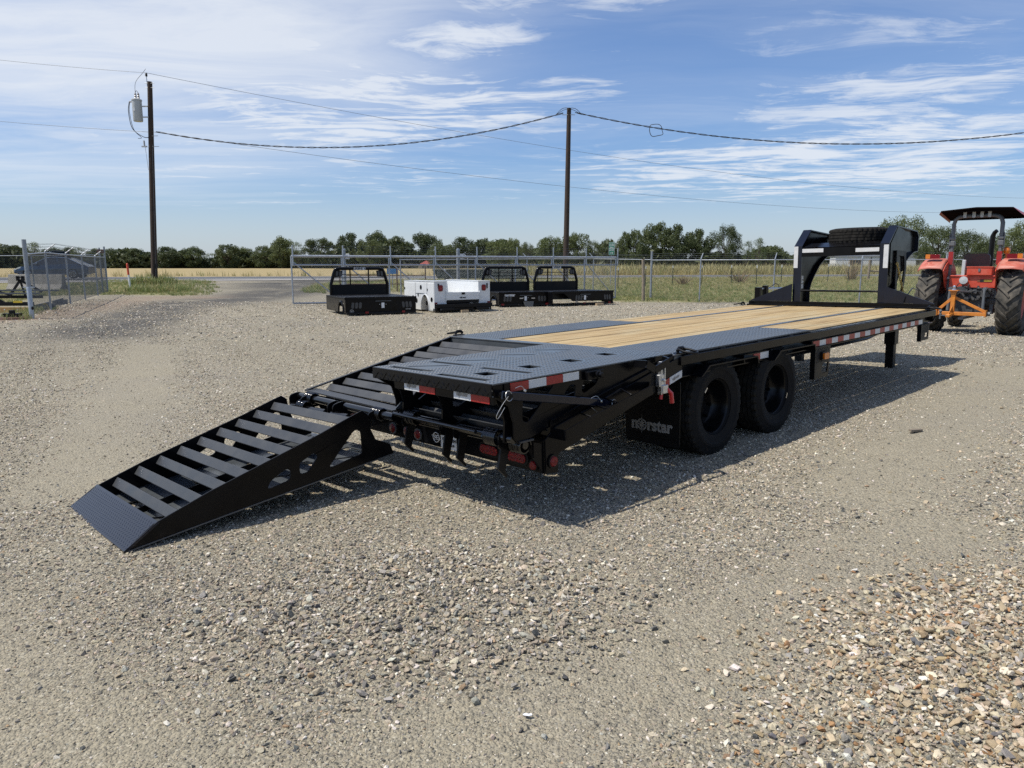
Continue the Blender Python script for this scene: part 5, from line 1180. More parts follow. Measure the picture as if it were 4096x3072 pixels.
for x in (.3, 1.7):
    MB().lathe([(.0, -.16), (.45, -.16), (.5, -.08), (.5, .08), (.45, .16), (0, .16)], 16, 'Y', (x, -.1, .5)).build('wheel', M['rubber'], t)
t = thing('house', 'pale stone house with a red hip roof far behind the sliding gate', 'house', (-25.5, 225, .3), .15); t.scale = (.62, .62, .55)
MB().box(-5, 6, 0, 7, 0, 2.5).build('wall', M['stonewall'], t)
MB().add([(-5.5, -.5, 2.5), (6.5, -.5, 2.5), (6.5, 7.5, 2.5), (-5.5, 7.5, 2.5), (-1.5, 3.5, 5.0), (2.5, 3.5, 5.0)], [(0, 1, 5, 4), (1, 2, 5), (2, 3, 4, 5), (3, 0, 4), (3, 2, 1, 0)]).build('roof', M['redroof'], t)
MB().add([(.5, -1.2, 2.52), (5.5, -1.2, 2.52), (3, -1.2, 4.1), (3, 3.5, 4.4)], [(0, 1, 2), (1, 3, 2), (0, 2, 3)]).build('gable', M['redroof'], t)
for x in (-3.6, -1, 3.2):
    w = MB().box(x, x + 1.3, -.06, -.005, .9, 2.1).build('window', M['sticker'], t); MB().box(x + .1, x + 1.2, -.08, -.061, 1., 2.0).build('pane', M['window'], w)
t = thing('container', 'dark green open container behind the white utility body and gate', 'container', G3(-4.6, 45.0), .12)
MB().prism([(0, .35), (5.4, .35), (5.6, .82), (-.2, .82)], 'Y', 0, 1.8).build('tub', M['dumpster'], t, bevel=.03)
for x in (.8, 2.0, 3.2, 4.4): MB().box(x, x + .12, -.06, -.001, .36, .80).build('rib', M['dumpster'], t)
MB().box(-.28, 5.68, -.08, 1.88, .821, .92).build('rim', M['dumpster'], t, bevel=.02)
for x in (.6, 4.7): MB().lathe([(0, 0), (.19, 0), (.19, .15), (0, .15)], 12, 'Y', (x, -.02, .19)).build('wheel', M['rubber'], t)
t = thing('blue_panel_sign', 'small blue sign board seen through the bars of the first black headboard', 'sign', G3(-7.1, 41.5)); MB().box(0, .62, 0, .03, .80, 1.10).build('panel', M['blue'], t); MB().tube([(.3, .05, 0), (.3, .05, 1.05)], .03, 6).build('post', M['steelpost'], t)
t = thing('hydrant_marker', 'small yellow marker in the grass behind the first black headboard bars', 'marker', G3(-5.0, 38.0)); MB().lathe([(.07, 0), (.07, .45), (.10, .5), (.06, .62), (0, .66)], 10, 'Z').build('body', M['yellow'], t, smooth=50)

# ------------------------------------------------------------------ poles, transformer, cables
P1 = Vector(G3(-21.81, 44.49)); P2 = Vector(G3(3.28, 44.88))
t = thing('utility_pole', 'dark leaning wooden utility pole that carries the grey transformer', 'utility pole', P1)
l1 = Vector((.66, 0, 11.75))
MB().tube([(0, 0, -.2), l1*.5, l1], [.185, .165, .135], 14).build('shaft', M['pole'], t, smooth=50)
MB().tube([l1 + Vector((-.14, -.05, -.25)), l1 + Vector((-.15, -.05, .30))], .022, 8).build('insulator_pin', M['steel'], t)
MB().lathe([(.045, .0), (.075, .04), (.05, .09), (.07, .13), (.035, .19), (0, .2)], 12, 'Z', tuple(l1 + Vector((-.15, -.05, .28)))).build('insulator', M['blackmatte'], t, smooth=40)
m = MB()
for z in (-.10, -.35, -3.05, -3.65): m.tube([l1 + Vector((-.26, -.1, z)), l1 + Vector((.30, -.1, z))], .014, 6)
m.build('through_bolt', M['steel'], t)
MB().box(-.02, .28, -.22, -.12, 8.05, 8.12).tube([(.14, -.17, 8.1), (.13, -.17, 8.42)], .05, 8).tube([(.18, -.17, 8.05), (.26, -.17, 6.75)], .012, 6).build('ground_bracket', M['grey'], t)
MB().tube([(.17, -.15, 0), (.60, -.16, 8.2)], .008, 5).build('ground_wire', M['greywire'], t)
MB().box(.16, .26, -.16, -.1, 1.0, 1.25).build('ground_box', M['blackmatte'], t)
X0 = P1 + Vector((-.12, -.15, 9.5))
t = thing('transformer', 'grey cylindrical pole transformer hung on the left utility pole', 'transformer', X0)
MB().lathe([(0, 0), (.24, 0), (.265, .05), (.265, 1.15), (.29, 1.16), (.29, 1.22), (.18, 1.28), (0, 1.29)], 24, 'Z').build('tank', M['grey'], t, smooth=40)
for x, z in ((-.05, 1.27), (.12, 1.27)): MB().lathe([(.05, 0), (.08, .05), (.045, .10), (.075, .15), (.04, .20), (.065, .24), (.03, .33), (0, .34)], 12, 'Z', (x, 0, z)).build('bushing', M['porcelain'], t, smooth=40)
MB().lathe([(.03, 0), (.05, .04), (.03, .15), (0, .16)], 8, 'X', (-.40, -.1, 1.08)).build('bushing', M['porcelain'], t)
for z in (.25, .85): MB().box(.25, .62, -.03, .05, z - .03, z + .03).build('hanger', M['grey'], t)
MB().tube(cablep([(-.05, 0, 1.6), (.02, 0, 1.72), (.12, 0, 1.6)], 6), .012, 5).build('jumper', M['blackwire'], t)
MB().box(-.16, -.02, -.275, -.262, .55, .72).build('data_plate', M['sticker'], t)
MB().tube(cablep([(-.05, 0, 1.6), (.0, .05, 2.2), (.45, .1, 2.75), (.62, .1, 2.95)], 8), .011, 5).build('riser_wire', M['blackwire'], t)
MB().tube(cablep([(-.40, -.1, 1.05), (-.48, -.1, .5), (-.35, -.05, -.4), (.2, 0, -.85), (.55, 0, -.9)], 8), .020, 6).tube(cablep([(-.36, -.1, 1.05), (-.43, -.08, .5), (-.28, -.05, -.45), (.1, 0, -.9), (-.1, 0, -.95)], 8), .014, 5).build('drop_wire', M['blackwire'], t)
t = thing('utility_pole', 'plain dark wooden utility pole in the middle, behind the rightmost truck bed', 'utility pole', P2)
MB().tube([(0, 0, -.2), (.05, 0, 5), (.10, 0, 10.35)], [.175, .155, .125], 14).build('shaft', M['pole'], t, smooth=50)
MB().tube([(-.32, -.1, 9.95), (.45, -.1, 9.95)], .018, 6).build('through_bolt', M['steel'], t)
def sag(p0, p1, drop, n=40):
    p0 = Vector(p0); p1 = Vector(p1); return [p0 + (p1 - p0)*i/n - Vector((0, 0, 4*drop*(i/n)*(1 - i/n))) for i in range(n+1)]
def span(name, label, pts, r=.011, mat='greywire', cat='power line'):
    o = MB().tube(pts, r, 5).build(name, M[mat], smooth=60); return tag(o, label, cat)
def twisted(name, label, pts, r=.020, R=.028, pitch=1.35, loop=None):
    m = MB()
    for k in range(2):
        q = []; s = 0
        for i, p in enumerate(pts):
            if i: s += (pts[i] - pts[i-1]).length
            a = 2*PI*s/pitch + PI*k; q.append(p + Vector((0, R*math.cos(a), R*math.sin(a))))
        m.tube(q, r, 5)
    o = m.build(name, M['blackwire'], smooth=60); return tag(o, label, 'power cable')
top1 = P1 + l1 + Vector((-.15, -.05, .48)); low1 = P1 + Vector((.40, -.1, 8.92))
span('power_line', 'thin grey wire from the left edge to the insulator on the transformer pole', sag((-62, 56, 20.2), top1, .6))
span('power_line', 'lower thin grey wire from the left edge to the transformer pole', sag((-62, 56, 15.2), low1, .5))
span('power_line', 'thin grey upper wire sloping down right from the transformer pole top', sag(top1, (110, 118, 13.3), 3.6, 60))
span('power_line', 'thin grey lower wire sloping down right, crossing behind the middle pole', sag(low1 + Vector((.3, 0, 0)), (110, 118, 12.5), 3.6, 60))
t2 = P2 + Vector((.10, -.1, 10.2))
twisted('twisted_cable', 'thick twisted black cable sagging between the two utility poles', [Vector(p) for p in sag(low1 + Vector((.45, 0, .02)), t2 + Vector((-.35, 0, -.15)), 1.38, 170)])
twisted('twisted_cable', 'thick twisted black cable sagging from the middle pole to the right edge', [Vector(p) for p in sag(t2 + Vector((.35, 0, -.12)), (42.5, 46.5, 11.8), 2.3, 240)])
m = MB(); m.tube(cablep([t2 + Vector((-.75, 0, -.22)), t2 + Vector((-.4, 0, .10)), t2 + Vector((0, -.05, .12)), t2 + Vector((.4, 0, .08)), t2 + Vector((.75, 0, -.25))], 8), .016, 5)
m.tube(cablep([t2 + Vector((-.7, 0, -.2)), t2 + Vector((-.32, 0, .02)), t2 + Vector((0, -.1, .05)), t2 + Vector((.3, 0, .0)), t2 + Vector((.7, 0, -.22))], 8), .014, 5)
tag(m.build('cable_jumper', M['blackwire'], smooth=60), 'short black jumper wires arched over the top of the middle pole', 'cable')
c = t2 + Vector((5.2, .1, -1.12)); m = MB()
m.tube(cablep([c + Vector((-.40, 0, .03)), c + Vector((-.36, 0, .28)), c + Vector((-.2, 0, .34)), c + Vector((.12, 0, .35)), c + Vector((.30, 0, .22)), c + Vector((.36, 0, -.02)), c + Vector((.40, 0, -.22)), c + Vector((.1, 0, -.30)), c + Vector((-.2, 0, -.34)), c + Vector((-.34, 0, -.2)), c + Vector((-.40, 0, .03))], 6), .020, 6)
tag(m.build('cable_splice', M['blackwire'], smooth=60), 'squarish loop of black cable spliced into the sagging line right of the middle pole', 'cable splice')

# ------------------------------------------------------------------ tractor seen from behind (x right, y forward)
TF = math.atan2(.731, .682) - PI/2
TR = thing('tractor', 'dusty orange tractor with roll bar canopy parked beyond the gooseneck', 'tractor', (10.22, 16.16, .01), TF)
def tractor_tyre(R, w, rr, nl):
    h = w/2; m = MB(); b = R - .045
    m.lathe([(rr, -h*.72), (rr + .03, -h*.92), (rr + (b-rr)*.45, -h*1.04), (b - .09, -h*1.02), (b - .02, -h*.88), (b + .004, -h*.45), (b + .008, 0), (b + .004, h*.45), (b - .02, h*.88), (b - .09, h*1.02), (rr + (b-rr)*.45, h*1.04), (rr + .03, h*.92), (rr, h*.72)], 48, 'Y')
    for k in range(nl):
        for s in (1, -1):
            a0 = 2*PI*(k + (.5 if s < 0 else 0))/nl; vs = []
            for i, (yy, da, top, wd) in enumerate(((.02*-1, 0, R, .030), (h*.42, .17, R, .032), (h*.85, .30, R - .008, .036), (h*1.03, .36, R - .075, .036))):
                for (dr, dw) in ((0, -1), (0, 1), (1, .8), (1, -.8)):
                    r = (b - .02 - (.06 if i == 3 else 0)) if dr == 0 else top
                    a = a0 - da + dw*wd/R; vs.append((r*math.cos(a), yy*s, r*math.sin(a)))
            fs = [(i*4+j, i*4+(j+1) % 4, i*4+4+(j+1) % 4, i*4+4+j) for i in range(3) for j in range(4)] + [(3, 2, 1, 0), (12, 13, 14, 15)]
            m.add(vs, fs)
    return m
def twheel(x, y, R, w, rr, side, nl, front=False):
    wv = tractor_tyre(R, w, rr, nl).build('wheel', M['dustytyre'], TR, smooth=32); wv.rotation_euler = (random.uniform(0, 6) if 0 else 0, 0, PI/2); wv.location = (x, y, R)
    wv.rotation_euler = (0, 0, PI/2)
    d = -side; h = w/2
    MB().lathe([(rr + .012, h*.74*d), (rr - .01, h*.62*d), (rr - .035, h*.45*d), (rr - .05, .02*d), (rr*.62, -.02*d), (rr*.55, .05*d), (rr*.28, .06*d), (rr*.26, .10*d), (0, .10*d)], 36, 'Y').lathe([(rr + .012, -h*.74*d), (rr - .05, .0)], 36, 'Y').build('rim', M['faded'], wv, smooth=40)
    return wv
for s in (-1, 1): twheel(.775*s, 0, .735, .44, .40, s, 19)
for s in (-1, 1): twheel(.70*s, 2.08, .42, .27, .22, s, 15)
def fender(s):
    m = MB(); A = np.linspace(math.radians(48), math.radians(140), 14); vs = []; n = len(A)
    R0 = .865
    for a in A:
        y = -R0*math.cos(a)*.98; z = .735 + R0*math.sin(a) + .02
        for x, dz in ((.50, .0), (.55, .035), (.78, .04), (.95, .02), (1.0, -.035)): vs.append((x*s, y, z + dz))
    fs = [(i*5+j, i*5+j+1, i*5+5+j+1, i*5+5+j) for i in range(n-1) for j in range(4)]
    m.add(vs, fs)
    o = m.build('fender', M['faded'], TR, smooth=60); sm = o.modifiers.new('solid', 'SOLIDIFY'); sm.thickness = .014
    pts = [(-R0*math.cos(a), .735 + R0*math.sin(a)) for a in A] + [(.55, .95), (.1, .80), (-.35, 1.05)]
    MB().prism(pts, 'X', .478*s, .492*s).build('fender_apron', M['orange'], TR)
    l = MB().prism(rrect(.76*s, 1.695, .27, .095, .015), 'Y', -.37, -.25).build('tail_light', M['redlens'], TR, bevel=.01)
    MB().prism(rrect(.86*s - (.22*0), 1.695, .09, .098, .012), 'Y', -.373, -.27).build('turn_lens', M['amber'], l)
fender(-1); fender(1)
MB().lathe([(.0, 1.72), (.05, 1.73), (.07, 1.78), (.068, 1.83), (.04, 1.87), (0, 1.88)], 16, 'Z', (.56, -.02, .02)).cyl((.56, -.02, 1.60), (.56, -.02, 1.74), .02, 8).build('beacon', M['amber'], TR, smooth=50)
# roll bar
for s in (-1, 1):
    MB().tube([(.455*s, -.12, .80), (.455*s, -.12, 1.96)], .042, 4).build('roll_bar_post', M['greysteel'], TR, bevel=.01)
    MB().box(.455*s - .045, .455*s + .045, -.17, -.07, 1.52, 1.80).build('red_band', M['redtape'], TR)
    MB().box(.455*s - .055, .455*s + .055, -.18, -.06, 1.93, 2.03).box(.455*s - .05, .455*s + .05, -.18, -.06, 2.06, 2.12).box(.455*s + .045*s, .455*s + .062*s, -.16, -.08, 1.85, 2.2).build('fold_hinge', M['greysteel'], TR, bevel=.008)
    MB().cyl((.455*s - .06, -.12, 1.99), (.455*s + .06, -.12, 1.99), .013, 8).build('hinge_pin', M['zinc'], TR)
m = MB(); m.tube([(-.455, -.12, 1.96), (-.455, -.13, 2.40), (-.43, -.13, 2.49), (-.37, -.13, 2.545), (-.28, -.13, 2.565), (.28, -.13, 2.565), (.37, -.13, 2.545), (.43, -.13, 2.49), (.455, -.13, 2.40), (.455, -.12, 1.96)], .042, 8); m.build('roll_bar', M['greysteel'], TR, smooth=50)
cz = lambda y: 2.70 - .075*(y + .45)
m = MB(); m.add([(-.66, -.45, cz(-.45) - .02), (0, -.45, cz(-.45) + .03), (.66, -.45, cz(-.45)), (.80, 1.05, cz(1.05) - .03), (0, 1.05, cz(1.05)), (-.78, 1.05, cz(1.05) - .03)], [(0, 1, 4, 5), (1, 2, 3, 4)])
o = m.build('canopy', [M['roof']], TR); sm = o.modifiers.new('solid', 'SOLIDIFY'); sm.thickness = .025
MB().add([(-.66, -.45, cz(-.45) - .02), (-.78, 1.05, cz(1.05) - .03), (-.80, 1.05, cz(1.05) - .10), (-.69, -.47, cz(-.45) - .10)], [(0, 1, 2, 3)]).add([(.66, -.45, cz(-.45)), (.80, 1.05, cz(1.05) - .03), (.90, 1.05, cz(1.05) - .16), (.80, -.3, cz(-.45) - .14)], [(0, 1, 2, 3)]).build('canopy_edge', M['roofred'], TR)
for x in (-.25, -.08, .07, .21): MB().prism(rrect(0, 0, .062, .15, .02), 'Y', -.200, -.185).build('canopy_bracket', M['grey'], TR).location = (x, 0, 2.60)
MB().box(-.6, .6, -.38, -.30, 2.64, 2.665).box(-.62, .62, .85, .92, 2.53, 2.555).build('canopy_rib', M['roof'], TR)
# seat, toolbox, platform
MB().prism(rrect(0, 1.54, .50, .44, .09), 'Y', .10, .20).build('seat_back', M['vinyl'], TR, bevel=.03, seg=2)
MB().prism(rrect(0, .36, .52, .46, .08), 'Z', 1.24, 1.34).build('seat_cushion', M['vinyl'], TR, bevel=.02, seg=2)
tb = MB().box(-.09, .38, -.30, -.06, 1.29, 1.45).build('toolbox', M['orange'], TR, bevel=.008)
MB().box(-.10, .39, -.31, -.05, 1.451, 1.475).build('lid', M['orange'], tb, bevel=.004); MB().box(.125, .165, -.316, -.301, 1.37, 1.43).build('hasp', M['greysteel'], tb)
bp_ = MB().box(-.42, .45, -.24, -.20, 1.02, 1.255).box(-.42, .45, -.26, .5, 1.256, 1.285).build('rear_panel', M['orange'], TR, bevel=.006)
MB().box(.17, .39, -.247, -.2415, 1.145, 1.20).build('decal', M['ink'], bp_); MB().box(.115, .165, -.247, -.2415, 1.150, 1.195).build('decal', M['brownink'], bp_); MB().box(.24, .385, -.2485, -.2472, 1.155, 1.165).box(.24, .385, -.2485, -.2472, 1.18, 1.19).build('decal_print', M['yellow'], bp_)
MB().box(-.205, -.135, -.25, -.18, 1.27, 1.62).build('light_arm', M['grey'], TR, bevel=.01)
MB().lathe([(0, -.06), (.085, -.05), (.06, .05), (0, .06)], 12, 'Y', (-.13, -.28, 1.18)).build('work_lamp', M['grey'], TR, smooth=50)
MB().tube([(.42 + .17*math.cos(a)*.9, .95 + .11*math.sin(a), 1.62 + .13*math.sin(a)) for a in np.linspace(0, 2*PI, 25)[:-1]], .016, 6, closed=True).tube([(.42, .95, 1.62), (.40, 1.25, 1.25)], .025, 6).bar((.27, .95, 1.62), (.57, .95, 1.62), .02, .015).build('steering_wheel', M['blackmatte'], TR, smooth=60)
MB().tube([(-.03, 1.75, 1.35), (-.03, 1.75, 2.18), (.0, 1.74, 2.27), (.05, 1.72, 2.31)], [.055, .055, .045, .045], 10).build('exhaust', M['blackmatte'], TR, smooth=50)
MB().prism([(-.30, 1.0), (.30, 1.0), (.30, 1.38), (.22, 1.45), (-.22, 1.45), (-.30, 1.38)], 'Y', 1.0, 2.5).build('hood', M['orange'], TR, bevel=.02)
MB().box(-.22, .22, .2, 2.4, .50, .98).box(-.30, .30, -.20, .55, .45, 1.0).build('engine_block', M['grease'], TR, bevel=.02)
MB().cyl((-.75, 0, .735), (.75, 0, .735), .14, 14).build('rear_axle', M['grease'], TR, smooth=50)
MB().cyl((-.70, 2.08, .42), (.70, 2.08, .42), .06, 10).build('front_axle', M['grease'], TR, smooth=50)
m = MB()
r_ = random.Random(5)
for _ in range(26):
    x, z = r_.uniform(-.33, .36), r_.uniform(.72, 1.02); m.obox((x, -.22 - r_.uniform(0, .07), z), (r_.uniform(.03, .10), .07, r_.uniform(.03, .09)), Matrix.Rotation(r_.uniform(-.5, .5), 3, 'Y'))
for _ in range(14):
    x, z = r_.uniform(-.3, .35), r_.uniform(.78, 1.02); m.cyl((x, -.16, z), (x, -.30, z), r_.uniform(.018, .04), 10)
for _ in range(10):
    a = Vector((r_.uniform(-.35, .38), -.27, r_.uniform(.75, 1.05))); m.tube(cablep([a, a + Vector((r_.uniform(-.1, .1), -.05, .1)), a + Vector((r_.uniform(-.25, .25), .02, r_.uniform(-.2, .12)))], 5), .010, 5)
m.build('hydraulic_valves', M['grease'], TR, smooth=40)
for s in (-1, 1):
    x = .30*s
    MB().tube([(x, -.18, .98), (x + .02*s, -.55, 1.0)], .04, 8).tube([(x + .02*s, -.54, 1.0), (x + .03*s, -.58, .52)], [.028, .034], 8).build('lift_arm', M['greysteel'], TR, smooth=50)
    MB().bar((.26*s, .0, .45), (.42*s, -.88, .49), .03, .09).cyl((.36*s, -.84, .49), (.52*s, -.84, .49), .045, 10).build('lower_link', M['greysteel'], TR, smooth=40)
    MB().box(.40*s - .04, .40*s + .04, -.12, -.02, .45, .85).build('axle_bracket', M['greysteel'], TR, bevel=.01)
MB().tube([(0, -.25, .92), (-.15, -.75, .95)], .022, 8).build('top_link', M['greysteel'], TR, smooth=40)
MB().box(-.05, .05, -.9, .2, .36, .41).build('drawbar', M['greysteel'], TR)
MB().cyl((-.46, -.12, .96), (-.46, -.12, 1.22), .055, 12).build('filter_bowl', M['greysteel'], TR, smooth=40)
MB().cyl((-.46, -.12, 1.20), (-.46, -.12, 1.25), .075, 12).build('filter_cap', M['grey'], TR, smooth=40)
MB().tube(cablep([(-.46, -.1, 1.25), (-.52, -.1, 1.5), (-.50, -.1, 1.8), (-.47, -.1, 1.95)], 6), .014, 5).build('hose', M['zinc'], TR)
# orange three-point hitch
HT = thing('hitch_frame', 'orange A-shaped hitch frame with ball mounts carried behind the tractor', 'hitch frame', (10.22, 16.16, .0), TF)
def hb(a, b, w, h, nm='brace'): MB().bar(a, b, w, h).build(nm, M['hitch'], HT, bevel=.006)
hb((-.48, -.90, .49), (.46, -.90, .49), .075, .075, 'cross_beam'); hb((-.17, -.90, .53), (-.17, -.90, .93), .08, .08, 'mast')
hb((-.17, -.885, .84), (-.46, -.885, .54), .022, .06); hb((-.17, -.885, .84), (.44, -.885, .54), .022, .06)
MB().box(-.26, -.08, -.99, -.80, .97, .99).prism([(-.24, .97), (-.10, .97), (-.135, .86), (-.205, .86)], 'Y', -.945, -.93).build('top_plate', M['hitch'], HT, bevel=.003)
MB().lathe([(.02, 0), (.02, .03), (.032, .05), (.034, .07), (.022, .095), (0, .10)], 12, 'Z', (-.17, -.90, .99)).lathe([(.05, 0), (.045, .03), (.02, .04)], 12, 'Z', (-.17, -.90, .985)).build('hitch_ball', M['zinc'], HT, smooth=50)
hb((-.17, -.88, .49), (-.17, -1.28, .45), .08, .055, 'tongue'); MB().prism([(-.86, .53), (-1.02, .52), (-1.22, .48), (-.86, .70)], 'X', -.175, -.165).build('tongue_gusset', M['hitch'], HT)
MB().lathe([(.03, 0), (.032, .02), (.018, .03), (.018, .05), (.03, .065), (.032, .085), (.02, .105), (0, .11)], 12, 'Z', (-.33, -1.16, .47)).bar((-.33, -1.16, .46), (-.17, -1.22, .455), .05, .02).cyl((-.33, -1.16, .38), (-.33, -1.16, .45), .02, 8).build('hitch_ball', M['greysteel'], HT, smooth=50)
for s, x in ((-1, -.46), (1, .45)): MB().box(x - .012, x + .012, -.96, -.82, .44, .58).build('pin_plate', M['hitch'], HT)
# second red machine cut off by the right edge
t = thing('farm_loader', 'red farm machine cut off by the right edge behind the tractor', 'farm machine', (13.15, 17.7, .02), TF + .2)
MB().prism([(0, 1.32), (1.9, 1.32), (1.9, 1.66), (.5, 1.74), (0, 1.70)], 'Y', -.35, .35).build('hood', M['faded'], t, bevel=.04, seg=2)
MB().box(.1, 1.8, -.25, .25, .5, 1.31).build('frame', M['grease'], t, bevel=.03)
for x in (.15, 1.6):
    w = tractor_tyre(.40, .28, .20, 14).build('wheel', M['dustytyre'], t, smooth=32); w.location = (x, -.62, .40)
    MB().lathe([(.21, -.10), (.17, -.04), (.05, -.03), (0, -.03)], 20, 'Y').build('rim', M['faded'], w)
    MB().cyl((x, -.6, .42), (x, 0, .6), .07, 8).build('axle', M['grease'], t)
MB().tube([(.3, 0, 1.7), (.3, 0, 2.35)], .012, 6).build('antenna', M['blackmatte'], t)

# ------------------------------------------------------------------ implements by the left fence, concrete block, car
IM = thing('box_scraper', 'black three-point box scraper with long rails and a tan cutting blade at the left edge', 'implement', (-16.35, 23.6, 0), .06)
MB().box(-3, .95, -.5, -.44, .02, .20).build('cutting_blade', M['blade'], IM, bevel=.004)
for x in (-.65, -.25, .15, .55): MB().lathe([(0, -.512), (.022, -.510), (.026, -.5005)], 8, 'Y', (x, 0, .12)).build('blade_bolt', M['chrome'], IM)
MB().box(-3, 1.0, -.46, -.36, .24, .36).build('front_rail', M['blackmatte'], IM); MB().box(-3, .25, 1.4, 1.5, .40, .50).build('rear_rail', M['blackmatte'], IM)
MB().box(-2.4, .8, .3, .36, .58, .63).build('cross_rail', M['greysteel'], IM); MB().box(-2.2, 1.1, .9, .96, .66, .71).build('cross_rail', M['greysteel'], IM)
for a, b in (((-1.05, -.3, .95), (.10, -.35, .32)), ((-1.05, -.3, .95), (-.45, .8, .55)), ((-1.2, -.4, .3), (-1.05, -.3, 1.0))): MB().bar(a, b, .03, .07).build('mast_brace', M['blackmatte'], IM)
for a, b in (((-.28, 1.2, 1.02), (-.75, 1.3, .46)), ((-.28, 1.2, 1.02), (.35, 1.3, .62)), ((-.28, 1.2, 1.02), (-.28, 1.4, .5))): MB().bar(a, b, .03, .08).build('mast_brace', M['blackmatte'], IM)
MB().box(-.38, -.34, 1.15, 1.3, 1.0, 1.16).box(-.22, -.18, 1.15, 1.3, 1.0, 1.16).cyl((-.42, 1.22, 1.12), (-.14, 1.22, 1.12), .02, 8).build('top_hitch', M['blackmatte'], IM)
MB().cyl((-.55, -.48, .30), (-.28, -.48, .31), .022, 8).build('hitch_pin', M['zinc'], IM)
MB().box(.42, .70, -.468, -.461, .335, .40).build('yellow_tag', M['yellow'], IM)
for x0 in (1.25, 2.2):
    q = thing('grading_blade', ('dark upright blade box just behind the fence corner post' if x0 < 2 else 'smaller black blade box behind the second fence post'), 'implement', ((-15.5, 23.5, 0) if x0 < 2 else (-16.9, 26.7, 0)), .2); q.scale = (.48,)*3 if x0 < 2 else (.36, .45, .45)
    MB().prism([(0, 0), (1.05, .02), (1.05, .72), (0, .48)], 'Y', 0, .06).box(0, .06, .06, .9, .02, .42).box(.98, 1.04, .06, .9, .02, .6).build('blade_box', M['greysteel'], q); MB().bar((0, .0, .49), (1.05, 0, .73), .07, .03).build('top_edge', M['steel'], q)
    if x0 < 2: MB().box(.50, .78, -.01, -.002, .56, .62).build('yellow_tag', M['yellow'], q)
t = thing('footing_plate', 'round rusty plate with dark fittings on the ground beside the fence corner post', 'plate', (-14.2, 20.6, 0))
MB().lathe([(0, .07), (.42, .06), (.46, .0)], 20, 'Z').build('plate', M['rust'], t); MB().box(-.22, .2, -.1, .12, .075, .17).box(-.06, .04, -.06, .06, .17, .26).build('fitting', M['blackmatte'], t)
t = thing('concrete_barrier', 'pale concrete barrier block beyond the black scraper, behind the fence post', 'barrier', G3(-28.6, 40.6), -.35)
MB().prism([(0, 0), (.62, 0), (.45, .30), (.40, .82), (.22, .82), (.17, .30)], 'Y', -.5, -4.5).build('block', M['concrete'], t, bevel=.02); t.rotation_euler = (0, 0, 1.25)
# car on the road
C = thing('sedan_car', 'dark blue sedan passing on the road behind the chain link fence', 'car', (-31.4, 50.3, .64), PI + .21)
def car_section(x):
    """half width at sill/belt and heights along the car; x from tail -2.3 to nose 2.3"""
    X_ = [-2.3, -2.15, -1.7, -1.0, -.2, .5, .9, 1.5, 2.05, 2.3]
    belt = [.78, .93, .98, .97, .94, .92, .90, .84, .74, .60]; hw = [.72, .82, .88, .90, .90, .90, .89, .86, .78, .62]
    return np.interp(x, X_, belt), np.interp(x, X_, hw)
vs = []; nx = 24; xs = np.linspace(-2.3, 2.3, nx)
for x in xs:
    b, w = car_section(x); lo = .26 if abs(x) < 2.0 else .34
    for y, z in ((-w*.92, lo), (-w, .42), (-w, b - .16), (-w*.93, b), (0, b + .03), (w*.93, b), (w, b - .16), (w, .42), (w*.92, lo)): vs.append((x, y, z))
fs = [(i*9+j, i*9+j+1, i*9+10+j, i*9+9+j) for i in range(nx-1) for j in range(8)] + [tuple(range(9)), tuple(range(nx*9-1, nx*9-10, -1))] + [(i*9, i*9+9, i*9+17, i*9+8) for i in range(nx-1)]
MB().add(vs, fs).build('body', M['carpaint'], C, smooth=40)
gl = [(-1.95, .93), (-1.05, 1.38), (-.3, 1.45), (.25, 1.40), (1.15, .91)]
vs = []
for x, z in gl:
    hwid = .84 if z < 1 else .62
    vs += [(x, -hwid, z), (x, hwid, z)]
MB().add(vs, [(0, 2, 3, 1), (2, 4, 5, 3), (4, 6, 7, 5), (6, 8, 9, 7), (0, 1, 9, 8), (0, 8, 6, 4, 2), (1, 3, 5, 7, 9)]).build('cabin_glass', M['glass'], C)
MB().tube([(-1.07, 0, 1.385), (-.3, 0, 1.46), (.25, 0, 1.41)], .62, 4, flat=.03).build('roof_panel', M['carpaint'], C)
for s in (-1, 1):
    MB().tube([(x, s*(.845 if z < 1 else .628), z + .005) for x, z in gl], .02, 5).build('roof_rail', M['chrome'], C)
    MB().bar((-.45, s*.76, .93), (-.42, s*.64, 1.43), .04, .09, (1, 0, 0)).build('door_pillar', M['carpaint'], C)
    MB().box(.68, .86, s*.90 - .08, s*.90 + .08, .93, 1.05).build('mirror', M['carpaint'], C, bevel=.02)
    MB().prism([(2.28, .62), (1.85, .80), (1.80, .72), (2.2, .56)], 'Y', s*.62 - .12, s*.62 + .16).build('headlight', M['chrome'], C)
    for x in (-1.38, 1.36):
        w = MB().lathe([(0, -.11), (.20, -.11), (.325, -.10), (.335, -.05), (.335, .05), (.325, .10), (.20, .11), (0, .11)], 24, 'Y').build('wheel', M['rubber'], C, smooth=40); w.location = (x, s*.80, .335)
        m = MB()
        for k in range(10): a = 2*PI*k/10; m.bar((.05*math.cos(a), s*.112, .05*math.sin(a)), (.205*math.cos(a), s*.112, .205*math.sin(a)), .012, .03, (0, 1, 0))
        m.lathe([(.20, s*.108), (.215, s*.116), (.20, s*.12)], 24, 'Y'); m.build('rim', M['chrome'], w)
MB().box(2.24, 2.31, -.5, .5, .36, .50).build('grille', M['blackmatte'], C, bevel=.02)

